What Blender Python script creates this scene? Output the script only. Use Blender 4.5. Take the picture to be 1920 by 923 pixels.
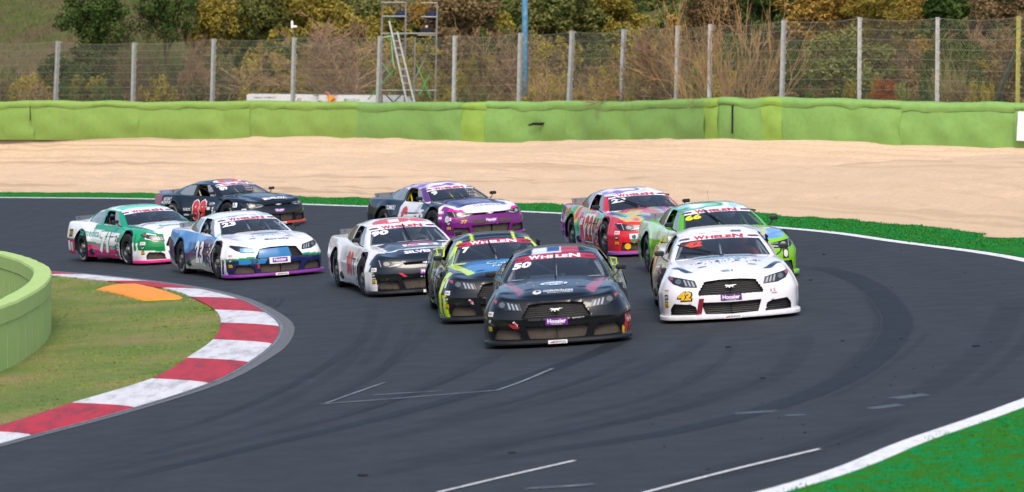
import bpy, math, random
import numpy as np
from mathutils import Vector, Matrix
from mathutils.bvhtree import BVHTree
from mathutils.geometry import tessellate_polygon

for o in list(bpy.data.objects):
    bpy.data.objects.remove(o)
scene = bpy.context.scene
COL = scene.collection
rad = math.radians
random.seed(7)
RNG = np.random.default_rng(7)

# ------------------------------------------------------------------ camera, sky, sun, exposure
FPX, PITCH, ROLL, CAMH = 6320.0, rad(3.196), rad(3.636), 3.94
cam_d = bpy.data.cameras.new('camera')
cam = bpy.data.objects.new('camera', cam_d)
COL.objects.link(cam)
cam.location = (0, 0, CAMH)
cam.rotation_euler = (math.pi / 2 - PITCH, 0, 0)
cam_d.sensor_width = 36.0
cam_d.sensor_fit = 'HORIZONTAL'
cam_d.lens = FPX / 1920.0 * 36.0
cam_d.clip_start = 0.5
cam_d.clip_end = 4000
scene.camera = cam
cam_d.dof.use_dof = True                           # long lens focused on the leading cars
cam_d.dof.focus_distance = 61.0
cam_d.dof.aperture_fstop = 2.7

SUN_EL, SUN_AZ = rad(50), rad(176)       # azimuth measured from +Y towards +X: high behind the camera
world = bpy.data.worlds.new('World')
scene.world = world
world.use_nodes = True
wn = world.node_tree
bg = wn.nodes['Background']
sky = wn.nodes.new('ShaderNodeTexSky')
sky.sky_type = 'NISHITA'
sky.sun_disc = False
sky.sun_elevation = SUN_EL
sky.sun_rotation = SUN_AZ
sky.air_density = 1.0
sky.dust_density = 3.0
sky.ozone_density = 1.0
wn.links.new(sky.outputs[0], bg.inputs[0])
bg.inputs[1].default_value = 0.14
sun_d = bpy.data.lights.new('sun', 'SUN')
sun_d.energy = 1.5
sun_d.angle = rad(24)
sun_d.color = (1.0, 0.93, 0.83)
sun = bpy.data.objects.new('sun', sun_d)
COL.objects.link(sun)
sdir = Vector((math.sin(SUN_AZ) * math.cos(SUN_EL), math.cos(SUN_AZ) * math.cos(SUN_EL), math.sin(SUN_EL)))
sun.rotation_euler = sdir.to_track_quat('Z', 'Y').to_euler()
sun.location = (-20, -20, 40)
vs = scene.view_settings
vs.view_transform = 'Standard'
vs.look = 'None'
vs.exposure = 0.64
vs.gamma = 1.0
vs.use_curve_mapping = False
scene.render.engine = 'CYCLES'
scene.render.resolution_x, scene.render.resolution_y = 1024, 492

# ------------------------------------------------------------------ colours and materials
def C(h):
    h = h.lstrip('#')
    v = [int(h[i:i + 2], 16) / 255 for i in (0, 2, 4)]
    return tuple(c / 12.92 if c <= .04045 else ((c + .055) / 1.055) ** 2.4 for c in v)

_M = {}
def mat(name, col, rough=.6, metal=0., coat=0., vary=0., vscale=8., bump=0., bscale=40., spec=.5, emit=None):
    if name in _M: return _M[name]
    if isinstance(col, str): col = C(col)
    m = bpy.data.materials.new(name); m.use_nodes = True
    nt = m.node_tree; b = nt.nodes['Principled BSDF']
    b.inputs['Base Color'].default_value = (*col, 1)
    b.inputs['Roughness'].default_value = rough
    b.inputs['Metallic'].default_value = metal
    b.inputs['Coat Weight'].default_value = coat
    b.inputs['Coat Roughness'].default_value = .06
    b.inputs['Specular IOR Level'].default_value = spec
    if vary or bump:
        tc = nt.nodes.new('ShaderNodeTexCoord')
    if vary:
        n = nt.nodes.new('ShaderNodeTexNoise'); n.inputs['Scale'].default_value = vscale
        n.inputs['Detail'].default_value = 5
        nt.links.new(tc.outputs['Object'], n.inputs['Vector'])
        r = nt.nodes.new('ShaderNodeValToRGB')
        r.color_ramp.elements[0].position = .3; r.color_ramp.elements[1].position = .72
        r.color_ramp.elements[0].color = (*[c * (1 - vary) for c in col], 1)
        r.color_ramp.elements[1].color = (*[min(1, c * (1 + vary)) for c in col], 1)
        nt.links.new(n.outputs[0], r.inputs[0]); nt.links.new(r.outputs[0], b.inputs['Base Color'])
    if bump:
        n2 = nt.nodes.new('ShaderNodeTexNoise'); n2.inputs['Scale'].default_value = bscale
        n2.inputs['Detail'].default_value = 4
        nt.links.new(tc.outputs['Object'], n2.inputs['Vector'])
        bp = nt.nodes.new('ShaderNodeBump'); bp.inputs['Strength'].default_value = bump
        bp.inputs['Distance'].default_value = .02
        nt.links.new(n2.outputs[0], bp.inputs['Height']); nt.links.new(bp.outputs[0], b.inputs['Normal'])
    if emit:
        b.inputs['Emission Color'].default_value = (*col, 1); b.inputs['Emission Strength'].default_value = emit
    _M[name] = m
    return m

class NT:                                             # tiny node helper
    def __init__(s, name):
        s.m = bpy.data.materials.new(name); s.m.use_nodes = True
        s.t = s.m.node_tree; s.b = s.t.nodes['Principled BSDF']; s.out = s.t.nodes['Material Output']
    def n(s, kind, **kw):
        x = s.t.nodes.new('ShaderNode' + kind)
        for k, v in kw.items():
            if k.startswith('_'): setattr(x, k[1:], v)
            else: x.inputs[k.replace('__', ' ')].default_value = v
        return x
    def l(s, a, b): s.t.links.new(a, b)
    def ramp(s, src, stops):
        r = s.n('ValToRGB'); e = r.color_ramp.elements
        while len(e) < len(stops): e.new(.5)
        for q, (p, c) in zip(e, stops):
            q.position = p; q.color = (*c, 1) if len(c) == 3 else c
        s.l(src, r.inputs[0]); return r.outputs[0]
    def noise(s, vec, scale, detail=4, rough=.55):
        x = s.n('TexNoise', Scale=scale, Detail=detail, Roughness=rough); s.l(vec, x.inputs['Vector']); return x.outputs[0]
    def mix(s, f, a, b, mode='MIX'):
        x = s.n('Mix'); x.data_type = 'RGBA'; x.blend_type = mode
        for v, i in ((f, 0), (a, 6), (b, 7)):
            if hasattr(v, 'links') or hasattr(v, 'is_linked'): s.l(v, x.inputs[i])
            elif i == 0: x.inputs[0].default_value = v
            else: x.inputs[i].default_value = (*v, 1)
        return x.outputs[2]
    def math(s, op, a, b=0.):
        x = s.n('Math'); x.operation = op
        for v, i in ((a, 0), (b, 1)):
            if hasattr(v, 'is_linked'): s.l(v, x.inputs[i])
            else: x.inputs[i].default_value = v
        return x.outputs[0]
    def bump(s, h, strength, dist):
        x = s.n('Bump', Strength=strength, Distance=dist); s.l(h, x.inputs['Height']); s.l(x.outputs[0], s.b.inputs['Normal'])

# ------------------------------------------------------------------ objects
def tag(o, label=None, cat=None, group=None, kind=None):
    if label: o['label'] = label
    if cat: o['category'] = cat
    if group: o['group'] = group
    if kind: o['kind'] = kind
    return o

def empty(name, loc=(0, 0, 0), rz=0):
    o = bpy.data.objects.new(name, None); COL.objects.link(o)
    o.location = loc; o.rotation_euler = (0, 0, rz); o.empty_display_size = .2
    return o

def link(name, me, m=None, parent=None):
    o = bpy.data.objects.new(name, me); COL.objects.link(o)
    if m is not None:
        if not me.materials:
            me.materials.append(m)
        elif me.materials[0] != m:
            o.material_slots[0].link = 'OBJECT'; o.material_slots[0].material = m
    if parent is not None: o.parent = parent
    return o

def np_mesh(name, V, F, smooth=True):
    V = np.asarray(V, np.float32); F = np.asarray(F, np.int32)
    me = bpy.data.meshes.new(name)
    k = F.shape[1]
    me.vertices.add(len(V)); me.vertices.foreach_set('co', V.ravel())
    me.loops.add(F.size); me.loops.foreach_set('vertex_index', F.ravel())
    me.polygons.add(len(F)); me.polygons.foreach_set('loop_start', np.arange(0, F.size, k, dtype=np.int32))
    me.polygons.foreach_set('use_smooth', np.full(len(F), smooth))
    me.update(calc_edges=True)
    return me

def py_mesh(name, V, F, smooth=False):
    me = bpy.data.meshes.new(name)
    me.from_pydata([tuple(map(float, v)) for v in V], [], [tuple(int(i) for i in f) for f in F])
    if smooth: me.polygons.foreach_set('use_smooth', [True] * len(me.polygons))
    me.update()
    return me

class MB:                                             # collects boxes, tubes and prisms for ONE part
    def __init__(s): s.V = []; s.F = []
    def add(s, V, F):
        o = len(s.V); s.V += [tuple(v) for v in V]; s.F += [tuple(i + o for i in f) for f in F]; return s
    def box(s, lo, hi, bev=0., M=None):
        x0, y0, z0 = lo; x1, y1, z1 = hi
        if not bev:
            V = [(x0, y0, z0), (x1, y0, z0), (x1, y1, z0), (x0, y1, z0), (x0, y0, z1), (x1, y0, z1), (x1, y1, z1), (x0, y1, z1)]
            F = [(0, 3, 2, 1), (4, 5, 6, 7), (0, 1, 5, 4), (1, 2, 6, 5), (2, 3, 7, 6), (3, 0, 4, 7)]
        else:
            b = bev
            def ring(z, i): return [(x0 + i, y0 + b, z), (x0 + b, y0 + i, z), (x1 - b, y0 + i, z), (x1 - i, y0 + b, z), (x1 - i, y1 - b, z), (x1 - b, y1 - i, z), (x0 + b, y1 - i, z), (x0 + i, y1 - b, z)]
            V = ring(z0, b) + ring(z0 + b, 0) + ring(z1 - b, 0) + ring(z1, b)
            F = [tuple(range(7, -1, -1)), tuple(range(24, 32))]
            for r in range(3):
                for i in range(8):
                    j = (i + 1) % 8; F.append((r * 8 + i, r * 8 + j, r * 8 + 8 + j, r * 8 + 8 + i))
        if M is not None: V = [tuple(M @ Vector(v)) for v in V]
        return s.add(V, F)
    def tube(s, pts, r, n=8, cap=True):
        pts = [Vector(p) for p in pts]; rs = r if isinstance(r, (list, tuple)) else [r] * len(pts)
        V = []; F = []; pu = None
        for i, p in enumerate(pts):
            d = (pts[min(i + 1, len(pts) - 1)] - pts[max(i - 1, 0)]).normalized()
            if pu is None:
                pu = d.orthogonal().normalized()
            u = (pu - d * pu.dot(d));
            u = u.normalized() if u.length > 1e-6 else d.orthogonal().normalized()
            w = d.cross(u); pu = u
            V += [p + (u * math.cos(2 * math.pi * k / n) + w * math.sin(2 * math.pi * k / n)) * rs[i] for k in range(n)]
        for i in range(len(pts) - 1):
            for k in range(n):
                F.append((i * n + k, i * n + (k + 1) % n, (i + 1) * n + (k + 1) % n, (i + 1) * n + k))
        if cap:
            F.append(tuple(range(n - 1, -1, -1))); F.append(tuple((len(pts) - 1) * n + k for k in range(n)))
        return s.add(V, F)
    def lathe(s, prof, n=24, axis='y', c=(0, 0, 0)):          # prof: (radius, offset along the axis)
        V = []; F = []
        for r, a in prof:
            for k in range(n):
                t = 2 * math.pi * k / n; u, w = r * math.cos(t), r * math.sin(t)
                V.append((c[0] + u, c[1] + a, c[2] + w) if axis == 'y' else (c[0] + u, c[1] + w, c[2] + a) if axis == 'z' else (c[0] + a, c[1] + u, c[2] + w))
        for i in range(len(prof) - 1):
            for k in range(n):
                F.append((i * n + k, i * n + (k + 1) % n, (i + 1) * n + (k + 1) % n, (i + 1) * n + k))
        return s.add(V, F)
    def prism(s, poly, axis, a0, a1):                         # polygon in the two other axes, extruded along axis 0/1/2
        n = len(poly); V = []
        for a in (a0, a1):
            for u, v in poly:
                V.append([(a, u, v), (u, a, v), (u, v, a)][axis])
        F = [tuple(range(n - 1, -1, -1)), tuple(range(n, 2 * n))] + [(i, (i + 1) % n, n + (i + 1) % n, n + i) for i in range(n)]
        return s.add(V, F)
    def sphere(s, c, r, n=12, sc=(1, 1, 1)):
        V = [(c[0], c[1], c[2] - r * sc[2])]; F = []; m = n // 2
        for i in range(1, m):
            a = math.pi * i / m
            V += [(c[0] + r * sc[0] * math.sin(a) * math.cos(2 * math.pi * k / n), c[1] + r * sc[1] * math.sin(a) * math.sin(2 * math.pi * k / n), c[2] - r * sc[2] * math.cos(a)) for k in range(n)]
        V.append((c[0], c[1], c[2] + r * sc[2]))
        for k in range(n):
            F.append((0, 1 + (k + 1) % n, 1 + k)); F.append((len(V) - 1, len(V) - 1 - n + k, len(V) - 1 - n + (k + 1) % n))
        for i in range(m - 2):
            for k in range(n):
                a, b = 1 + i * n, 1 + (i + 1) * n
                F.append((a + k, a + (k + 1) % n, b + (k + 1) % n, b + k))
        return s.add(V, F)
    def mesh(s, name, smooth=False): return py_mesh(name, s.V, s.F, smooth)
    def build(s, name, m, parent=None, smooth=False): return link(name, s.mesh(name, smooth), m, parent)

def cr(pts, n=None, step=None):                       # Catmull-Rom through points (any dimension), resampled by length
    P = np.asarray(pts, float); P = np.vstack([2 * P[0] - P[1], P, 2 * P[-1] - P[-2]])
    out = []
    for i in range(1, len(P) - 2):
        t = np.linspace(0, 1, 24, endpoint=False)[:, None]
        a, b, c, d = P[i - 1], P[i], P[i + 1], P[i + 2]
        out.append(.5 * (2 * b + (c - a) * t + (2 * a - 5 * b + 4 * c - d) * t ** 2 + (3 * b - a - 3 * c + d) * t ** 3))
    Q = np.vstack(out + [P[-2][None]])
    L = np.concatenate([[0], np.cumsum(np.linalg.norm(np.diff(Q, axis=0), axis=1))])
    if n is None: n = max(2, int(L[-1] / step) + 1)
    s = np.linspace(0, L[-1], n)
    return np.stack([np.interp(s, L, Q[:, k]) for k in range(Q.shape[1])], 1)

def in_poly(a, b, poly):
    r = np.zeros(a.shape, bool); P = list(poly)
    for (x0, y0), (x1, y1) in zip(P, P[1:] + P[:1]):
        if y0 == y1: continue
        r ^= ((y0 > b) != (y1 > b)) & (a < (x1 - x0) * (b - y0) / (y1 - y0) + x0)
    return r

def grid_faces(nu, nv, wrap=False):
    i, j = np.meshgrid(np.arange(nu - (0 if wrap else 1)), np.arange(nv - 1), indexing='ij')
    a = i * nv + j; b = ((i + 1) % nu) * nv + j
    return np.stack([a, b, b + 1, a + 1], -1).reshape(-1, 4)

# smooth value noise on numpy arrays (for relief and airbrushed liveries)
_tab = np.random.default_rng(3).random((64, 64, 64))
def vnoise(x, y, z=0., s=1.):
    x = np.asarray(x) * s + 100; y = np.asarray(y) * s + 100; z = np.asarray(z) * s + 100 + np.zeros_like(x)
    xi, yi, zi = np.floor(x).astype(int), np.floor(y).astype(int), np.floor(z).astype(int)
    fx, fy, fz = x - xi, y - yi, z - zi
    fx, fy, fz = [f * f * (3 - 2 * f) for f in (fx, fy, fz)]
    r = 0
    for dx in (0, 1):
        for dy in (0, 1):
            for dz in (0, 1):
                r = r + _tab[(xi + dx) % 64, (yi + dy) % 64, (zi + dz) % 64] * (fx if dx else 1 - fx) * (fy if dy else 1 - fy) * (fz if dz else 1 - fz)
    return r

# ------------------------------------------------------------------ the banked track plane and pixel rays
FWD = np.array([0, math.cos(PITCH), -math.sin(PITCH)]); UPV = np.array([0, math.sin(PITCH), math.cos(PITCH)]); RGT = np.array([1., 0, 0])
CAMP = np.array([0, 0, CAMH])
_c, _s = math.cos(-ROLL), math.sin(-ROLL)
def from_track(P):                                    # track frame (plane z = 0) -> world
    d = np.asarray(P, float)
    a, b, f = d @ RGT, d @ UPV, d @ FWD
    a2, b2 = _c * a + _s * b, -_s * a + _c * b
    return np.multiply.outer(a2, RGT) + np.multiply.outer(b2, UPV) + np.multiply.outer(f, FWD)
NRM = from_track([0, 0, 1.]); P0 = CAMP - CAMH * NRM
def plane_z(x, y): return P0[2] - (NRM[0] * (x - P0[0]) + NRM[1] * (y - P0[1])) / NRM[2]
def ray(px, py): return ((px - 960) * RGT - (py - 461.5) * UPV) / FPX + FWD
def gp(px, py, h=0.):                                 # where a pixel's ray meets the track (raised by h)
    d = ray(px, py); return CAMP + d * (NRM @ (P0 + h * NRM - CAMP) / (NRM @ d))
def at(px, py, dist):                                 # point on a pixel's ray at a given depth
    return CAMP + ray(px, py) * dist / FWD[1]
# ================================================================== SETTING
# outer edge of the tarmac and the kerb edges, in plan, from the ground the pixels touch
OUT = cr([(-58, 186), (-34, 149), (-18.9, 124.2), (-11.7, 111.9), (-5.3, 98.1), (.94, 84.75), (5.84, 70.9), (7.46, 63.6), (8.68, 57.1), (9.0, 50),
          (8.35, 43.5), (7.0, 38.3), (5.29, 34.65), (4.07, 32.4), (2.42, 29.3), (-1.8, 24.2), (-9, 17.5), (-20, 9)], n=420)
KIN = [(-11.5, 27.6), (-8.1, 33.6), (-6.11, 38.4), (-5.39, 41.12), (-4.70, 43.8), (-4.52, 46.68), (-4.42, 49.66), (-4.59, 52.96), (-4.95, 55.99), (-5.70, 59.70), (-6.53, 62.82), (-7.95, 66.11), (-9.71, 69.81), (-11.3, 73.1), (-14.8, 79.6)]
KOUT = [(-10.9, 27.1), (-7.4, 33.3), (-5.45, 38.17), (-4.58, 40.63), (-3.91, 43.28), (-3.62, 46.07), (-3.50, 48.97), (-3.62, 52.19), (-4.06, 55.35), (-4.80, 59.12), (-5.76, 62.47), (-7.07, 65.92), (-8.80, 69.75), (-10.41, 72.8), (-13.9, 79.2)]
INN = cr([(-70, 178), (-48, 143), (-31, 111)] + KOUT[::-1] + [(-18, 17), (-30, 2)], n=420)

def offset_curve(P, d):
    t = np.gradient(P, axis=0); t /= np.linalg.norm(t, axis=1)[:, None]
    nrm = np.stack([-t[:, 1], t[:, 0]], 1)
    return P + nrm * (d[:, None] if hasattr(d, '__len__') else d)

def strip(name, A, B, h, m, na=2, kind='structure', relief=None, parent=None, zfun=None):
    """sheet between two plan curves, lying h above the track plane (or on zfun)"""
    n = len(A); t = np.linspace(0, 1, na)
    P = A[:, None, :] * (1 - t)[None, :, None] + B[:, None, :] * t[None, :, None]
    z = (zfun(P, t) if zfun else plane_z(P[..., 0], P[..., 1])) + h
    if relief is not None: z = z + relief(P, t)
    V = np.concatenate([P, z[..., None]], -1).reshape(-1, 3)
    F = grid_faces(n, na)
    a, b, c = V[F[0][0]], V[F[0][1]], V[F[0][2]]
    if np.cross(b - a, c - a)[2] < 0: F = F[:, ::-1]
    o = link(name, np_mesh(name, V, F), m, parent)
    if kind: o['kind'] = kind
    return o

# --- asphalt
k = NT('asphalt'); tc = k.n('TexCoord').outputs['Object']
big = k.noise(tc, .22, 3); fine = k.noise(tc, 42, 5, .7); mid = k.noise(tc, 2.2, 4)
mp = k.n('Mapping'); mp.inputs['Scale'].default_value = (1.2, .06, 1); mp.inputs['Rotation'].default_value = (0, 0, rad(-18)); k.l(tc, mp.inputs['Vector'])
streak = k.noise(mp.outputs[0], 1.6, 4)
c1 = k.ramp(big, [(.35, (.025, .029, .035)), (.68, (.031, .035, .040))])
c2 = k.mix(.5, c1, k.ramp(streak, [(.35, (.020, .023, .028)), (.7, (.038, .042, .047))]))
c3 = k.mix(.55, c2, k.ramp(fine, [(.32, (.010, .011, .013)), (.55, (.031, .035, .040)), (.8, (.087, .090, .094))]))
k.l(c3, k.b.inputs['Base Color'])
k.l(k.ramp(mid, [(.3, (.62,) * 3), (.7, (.78,) * 3)]), k.b.inputs['Roughness'])
k.b.inputs['Specular IOR Level'].default_value = .26
k.bump(fine, .35, .006)
M_ASPH = k.m
strip('track', INN, OUT, 0, M_ASPH, 14)

def rubber_mat(name, col, amount, sc=9.):
    k = NT(name); tc = k.n('TexCoord')
    u = k.n('SeparateXYZ'); k.l(tc.outputs['UV'], u.inputs[0])
    e = k.math('MULTIPLY', u.outputs[0], k.math('SUBTRACT', 1., u.outputs[0])); e = k.math('MINIMUM', k.math('MULTIPLY', e, 8.), 1.)
    l = k.math('MULTIPLY', u.outputs[1], k.math('SUBTRACT', 1., u.outputs[1])); l = k.math('MULTIPLY', l, 9.)
    l = k.math('MINIMUM', l, 1.)
    nz = k.noise(tc.outputs['Object'], sc, 5, .7)
    f = k.math('MULTIPLY', k.math('MULTIPLY', e, l), k.math('ADD', k.math('MULTIPLY', nz, amount * .7), amount * .62))
    f = k.math('MINIMUM', f, 1.)
    k.b.inputs['Base Color'].default_value = (*col, 1); k.b.inputs['Roughness'].default_value = .55
    tr = k.n('BsdfTransparent'); mx = k.n('MixShader')
    k.l(f, mx.inputs[0]); k.l(tr.outputs[0], mx.inputs[1]); k.l(k.b.outputs[0], mx.inputs[2]); k.l(mx.outputs[0], k.out.inputs[0])
    return k.m

def ribbon(name, pts, width, h, m, parent=None, uv=True):
    """painted or rubbed band along a plan polyline on the track"""
    P = np.asarray(pts, float); w = np.asarray(width) if hasattr(width, '__len__') else np.full(len(P), width)
    L, R = offset_curve(P, w / 2), offset_curve(P, -w / 2)
    V = np.empty((len(P) * 2, 3)); V[0::2, :2] = L; V[1::2, :2] = R; V[:, 2] = plane_z(V[:, 0], V[:, 1]) + h
    F = [(2 * i, 2 * i + 1, 2 * i + 3, 2 * i + 2) for i in range(len(P) - 1)]
    a, b, c = V[0], V[1], V[3]
    if np.cross(b - a, c - a)[2] < 0: F = [f[::-1] for f in F]
    me = np_mesh(name, V, F)
    if uv:
        ul = me.uv_layers.new(name='UVMap'); vi = np.empty(len(me.loops), np.int32); me.loops.foreach_get('vertex_index', vi)
        uvs = np.stack([(vi % 2).astype(float), (vi // 2) / (len(P) - 1)], 1)
        ul.data.foreach_set('uv', uvs.ravel().astype(np.float32))
    return link(name, me, m, parent)

def pxcurve(pts, n): return cr([gp(*q)[:2] for q in pts], n=n)

M_RUB = rubber_mat('tyre_rubber_on_asphalt', (.009, .010, .013), .58)
M_RUB2 = rubber_mat('faint_rubber_on_asphalt', (.010, .011, .014), .15)
skids = [([(1480, 498), (1560, 508), (1630, 535), (1672, 575), (1684, 612), (1650, 665), (1560, 722), (1420, 772), (1250, 812), (1050, 842), (800, 880)], .55, M_RUB),
         ([(1500, 620), (1500, 655), (1460, 700), (1370, 742), (1220, 780), (1000, 822), (700, 880)], .45, M_RUB2),
         ([(1180, 632), (1120, 660), (1010, 700), (860, 745), (690, 790), (480, 838), (200, 905)], .40, M_RUB),
         ([(960, 650), (880, 690), (760, 740), (600, 790), (380, 842), (100, 905)], .40, M_RUB2),
         ([(820, 600), (760, 660), (660, 725), (520, 785), (330, 838), (60, 905)], .35, M_RUB2),
         ([(700, 560), (690, 620), (640, 690), (540, 750), (400, 805)], .28, M_RUB2),
         ([(1330, 615), (1290, 650), (1180, 702), (1020, 752), (820, 800), (560, 856)], .5, M_RUB2),
         ([(1450, 700), (1300, 760), (1080, 812), (820, 868), (600, 915)], .35, M_RUB2),
         ([(1690, 780), (1560, 830), (1380, 880), (1200, 920)], .4, M_RUB2),
         ([(1900, 560), (1860, 640), (1760, 720), (1600, 790)], .6, M_RUB2),
         ([(515, 578), (522, 572), (530, 562), (524, 556)], .12, M_RUB)]
for pts, w, m in skids:
    P = pxcurve(pts, 60)
    tag(ribbon('skid_mark', P, w * .8, .0045, m), kind='structure')
    for q in range(2):
        n0 = random.randint(0, 20); n1 = random.randint(40, 60)
        tag(ribbon('skid_mark', offset_curve(P, random.uniform(-1.1, 1.1))[n0:n1], random.uniform(.10, .28), .0055 + .0008 * q, M_RUB2), kind='structure')
# --- painted lines
k = NT('line_paint'); tc = k.n('TexCoord').outputs['Object']
k.l(k.ramp(k.noise(tc, 7, 6, .7), [(.30, (.40, .40, .41)), (.5, (.72, .72, .73))]), k.b.inputs['Base Color']); k.b.inputs['Roughness'].default_value = .6
M_WHITE = k.m
k = NT('worn_line_paint'); tc = k.n('TexCoord').outputs['Object']
wn_ = k.noise(tc, 5, 7, .75)
k.l(k.ramp(wn_, [(.38, (.075, .083, .095)), (.66, (.22, .24, .265))]), k.b.inputs['Base Color']); k.b.inputs['Roughness'].default_value = .6
M_WORN = k.m
M_SCUFF = rubber_mat('pale_scuff_on_asphalt', (.28, .34, .40), .24)
OUT_F = cr(OUT, n=900)
edge = offset_curve(OUT_F, -.17)
if np.linalg.norm(edge[450] - np.array([-4, 50])) > np.linalg.norm(OUT_F[450] - np.array([-4, 50])): edge = offset_curve(OUT_F, .17)
SGN_IN = 1 if np.allclose(edge, offset_curve(OUT_F, .17)) else -1        # + towards the track
wid = np.interp(OUT_F[:, 1], [0, 34, 60, 90, 130], [.30, .30, .22, .26, .34])
tag(ribbon('edge_line', offset_curve(OUT_F, SGN_IN * .14), wid, .006, M_WHITE), kind='structure')
for pts, w, m in [([(612, 757), (668, 737), (722, 718)], .05, M_WORN), ([(600, 759), (760, 747), (932, 733)], .07, M_WORN), ([(930, 734), (985, 714), (1036, 692)], .055, M_WORN),
                  ([(820, 925), (950, 894), (1077, 865)], .05, M_WHITE), ([(1205, 926), (1370, 883), (1537, 843)], .055, M_WHITE),
                  ([(995, 917), (1050, 914), (1113, 910)], .08, M_WORN), ([(1375, 777), (1420, 774), (1460, 772)], .22, M_SCUFF), ([(1630, 768), (1665, 763), (1692, 760)], .24, M_SCUFF), ([(1675, 749), (1710, 744), (1742, 741)], .30, M_SCUFF), ([(1470, 780), (1490, 780), (1512, 779)], .12, M_SCUFF), ([(980, 918), (1050, 914), (1120, 909)], .16, M_SCUFF),
                  ([(700, 742), (760, 738), (830, 734)], .05, M_WORN)]:
    P = np.array([gp(*q)[:2] for q in pts])
    if len(P) > 2: P = cr(P, n=12)
    tag(ribbon('painted_line', P, w, .0085, m), kind='structure')

# --- rubber crumbs lying on the track
mb = MB()
spots = [(1365, 652), (1672, 540), (1690, 470), (1520, 526), (1545, 478), (1506, 797), (1510, 812), (1430, 710), (1714, 738), (1750, 788), (1565, 886), (1702, 811), (1410, 540), (960, 850), (680, 893), (1580, 640), (1690, 636), (1605, 690), (1830, 650)]
for q in range(90):
    spots.append((random.uniform(1180, 1900), random.uniform(500, 900)))
for q, (a, b) in enumerate(spots):
    p = gp(a, b)
    if np.min(np.linalg.norm(OUT - p[:2], axis=1)) < .7 or p[0] > 9: continue
    r = random.uniform(.012, .03) if q < 19 else random.uniform(.004, .011)
    mb.sphere((p[0], p[1], p[2] + r * .3), r, 6, (random.uniform(1, 2.2), random.uniform(.8, 1.6), .55))
tag(mb.build('rubber_crumbs', mat('crumb_rubber', '#0b0c0e', .8)), kind='stuff')

# --- kerb with red and white blocks
NK = len(KIN)
ki = cr(KIN, n=None, step=.05); ko = cr(KOUT, n=None, step=.05)
def at_node(curve, nodes, i):
    return int(np.argmin(np.linalg.norm(curve - np.array(nodes[i]), axis=1)))
def kerb_paint(name, a, b, c):
    k = NT(name); tc = k.n('TexCoord').outputs['Object']
    mp = k.n('Mapping'); mp.inputs['Scale'].default_value = (2.2, .5, 1); k.l(tc, mp.inputs['Vector'])
    n1 = k.noise(mp.outputs[0], 2.2, 6, .7); n2 = k.noise(tc, 38, 4, .7)
    base = k.ramp(n1, [(.38, c), (.50, b), (.64, a)])
    k.l(k.mix(.35, base, k.ramp(n2, [(.33, tuple(x * .45 for x in b)), (.6, a)])), k.b.inputs['Base Color'])
    k.b.inputs['Roughness'].default_value = .62; k.bump(n2, .3, .006)
    return k.m
M_KR = kerb_paint('kerb_red', (.50, .014, .03), (.40, .012, .028), (.15, .018, .03))
M_KW = kerb_paint('kerb_white', (.72, .70, .72), (.62, .61, .63), (.34, .34, .36))
kerb = tag(empty('kerb', tuple(gp(450, 600))), kind='structure')
kerb_loc = np.array(kerb.location)
prof = [(0, .010), (.06, .022), (.3, .042), (.65, .058), (1, .07)]
for b in range(NK - 1):
    a0, a1 = at_node(ko, KOUT, b), at_node(ko, KOUT, b + 1); c0, c1 = at_node(ki, KIN, b), at_node(ki, KIN, b + 1)
    n = 9; io = np.linspace(a0, a1, n).astype(int); ii = np.linspace(c0, c1, n).astype(int)
    V = []
    for j in range(n):
        for t, h in prof:
            p = ko[io[j]] * (1 - t) + ki[ii[j]] * t; V.append((p[0], p[1], plane_z(*p) + h))
        for t, h in ((1, -.05), (0, -.05)):
            p = ko[io[j]] * (1 - t) + ki[ii[j]] * t; V.append((p[0], p[1], plane_z(*p) + h))
    m_ = len(prof) + 2; F = []
    for j in range(n - 1):
        for q in range(m_):
            F.append((j * m_ + q, j * m_ + (q + 1) % m_, (j + 1) * m_ + (q + 1) % m_, (j + 1) * m_ + q))
    V = np.array(V) - kerb_loc
    # shrink a hair towards the block's middle so that a joint shows
    cidx = np.arange(len(V)) // m_
    mid_ = V.reshape(n, m_, 3)
    mid_[0] += (mid_[1] - mid_[0]) * .02; mid_[-1] += (mid_[-2] - mid_[-1]) * .02
    F += [tuple(range(m_)), tuple(range((n - 1) * m_ + m_ - 1, (n - 1) * m_ - 1, -1))]
    link('kerb_block', py_mesh('kerb_block', mid_.reshape(-1, 3), F), M_KR if b % 2 == 0 else M_KW, kerb)
# worn concrete apron between kerb and asphalt
k = NT('worn_apron'); tc = k.n('TexCoord').outputs['Object']
k.l(k.ramp(k.noise(tc, 30, 6, .75), [(.3, (.05, .053, .06)), (.55, (.12, .125, .135)), (.75, (.34, .34, .36))]), k.b.inputs['Base Color']); k.b.inputs['Roughness'].default_value = .8
ko_d = cr(KOUT, n=240)
ap_out = offset_curve(ko_d, np.interp(ko_d[:, 1], [27, 40, 48, 60, 80], [.14, .17, .26, .18, .14]) * -1)
if np.linalg.norm(ap_out[120] - np.array([-8, 50])) < np.linalg.norm(ko_d[120] - np.array([-8, 50])): ap_out = 2 * ko_d - ap_out
strip('kerb_apron', ko_d + (ko_d - ap_out) * .3, ap_out, .006, k.m, 3)
tag(ribbon('kerb_line', ko_d + (ap_out - ko_d) * .16, .05, .0105, M_WORN), kind='structure')

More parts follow.
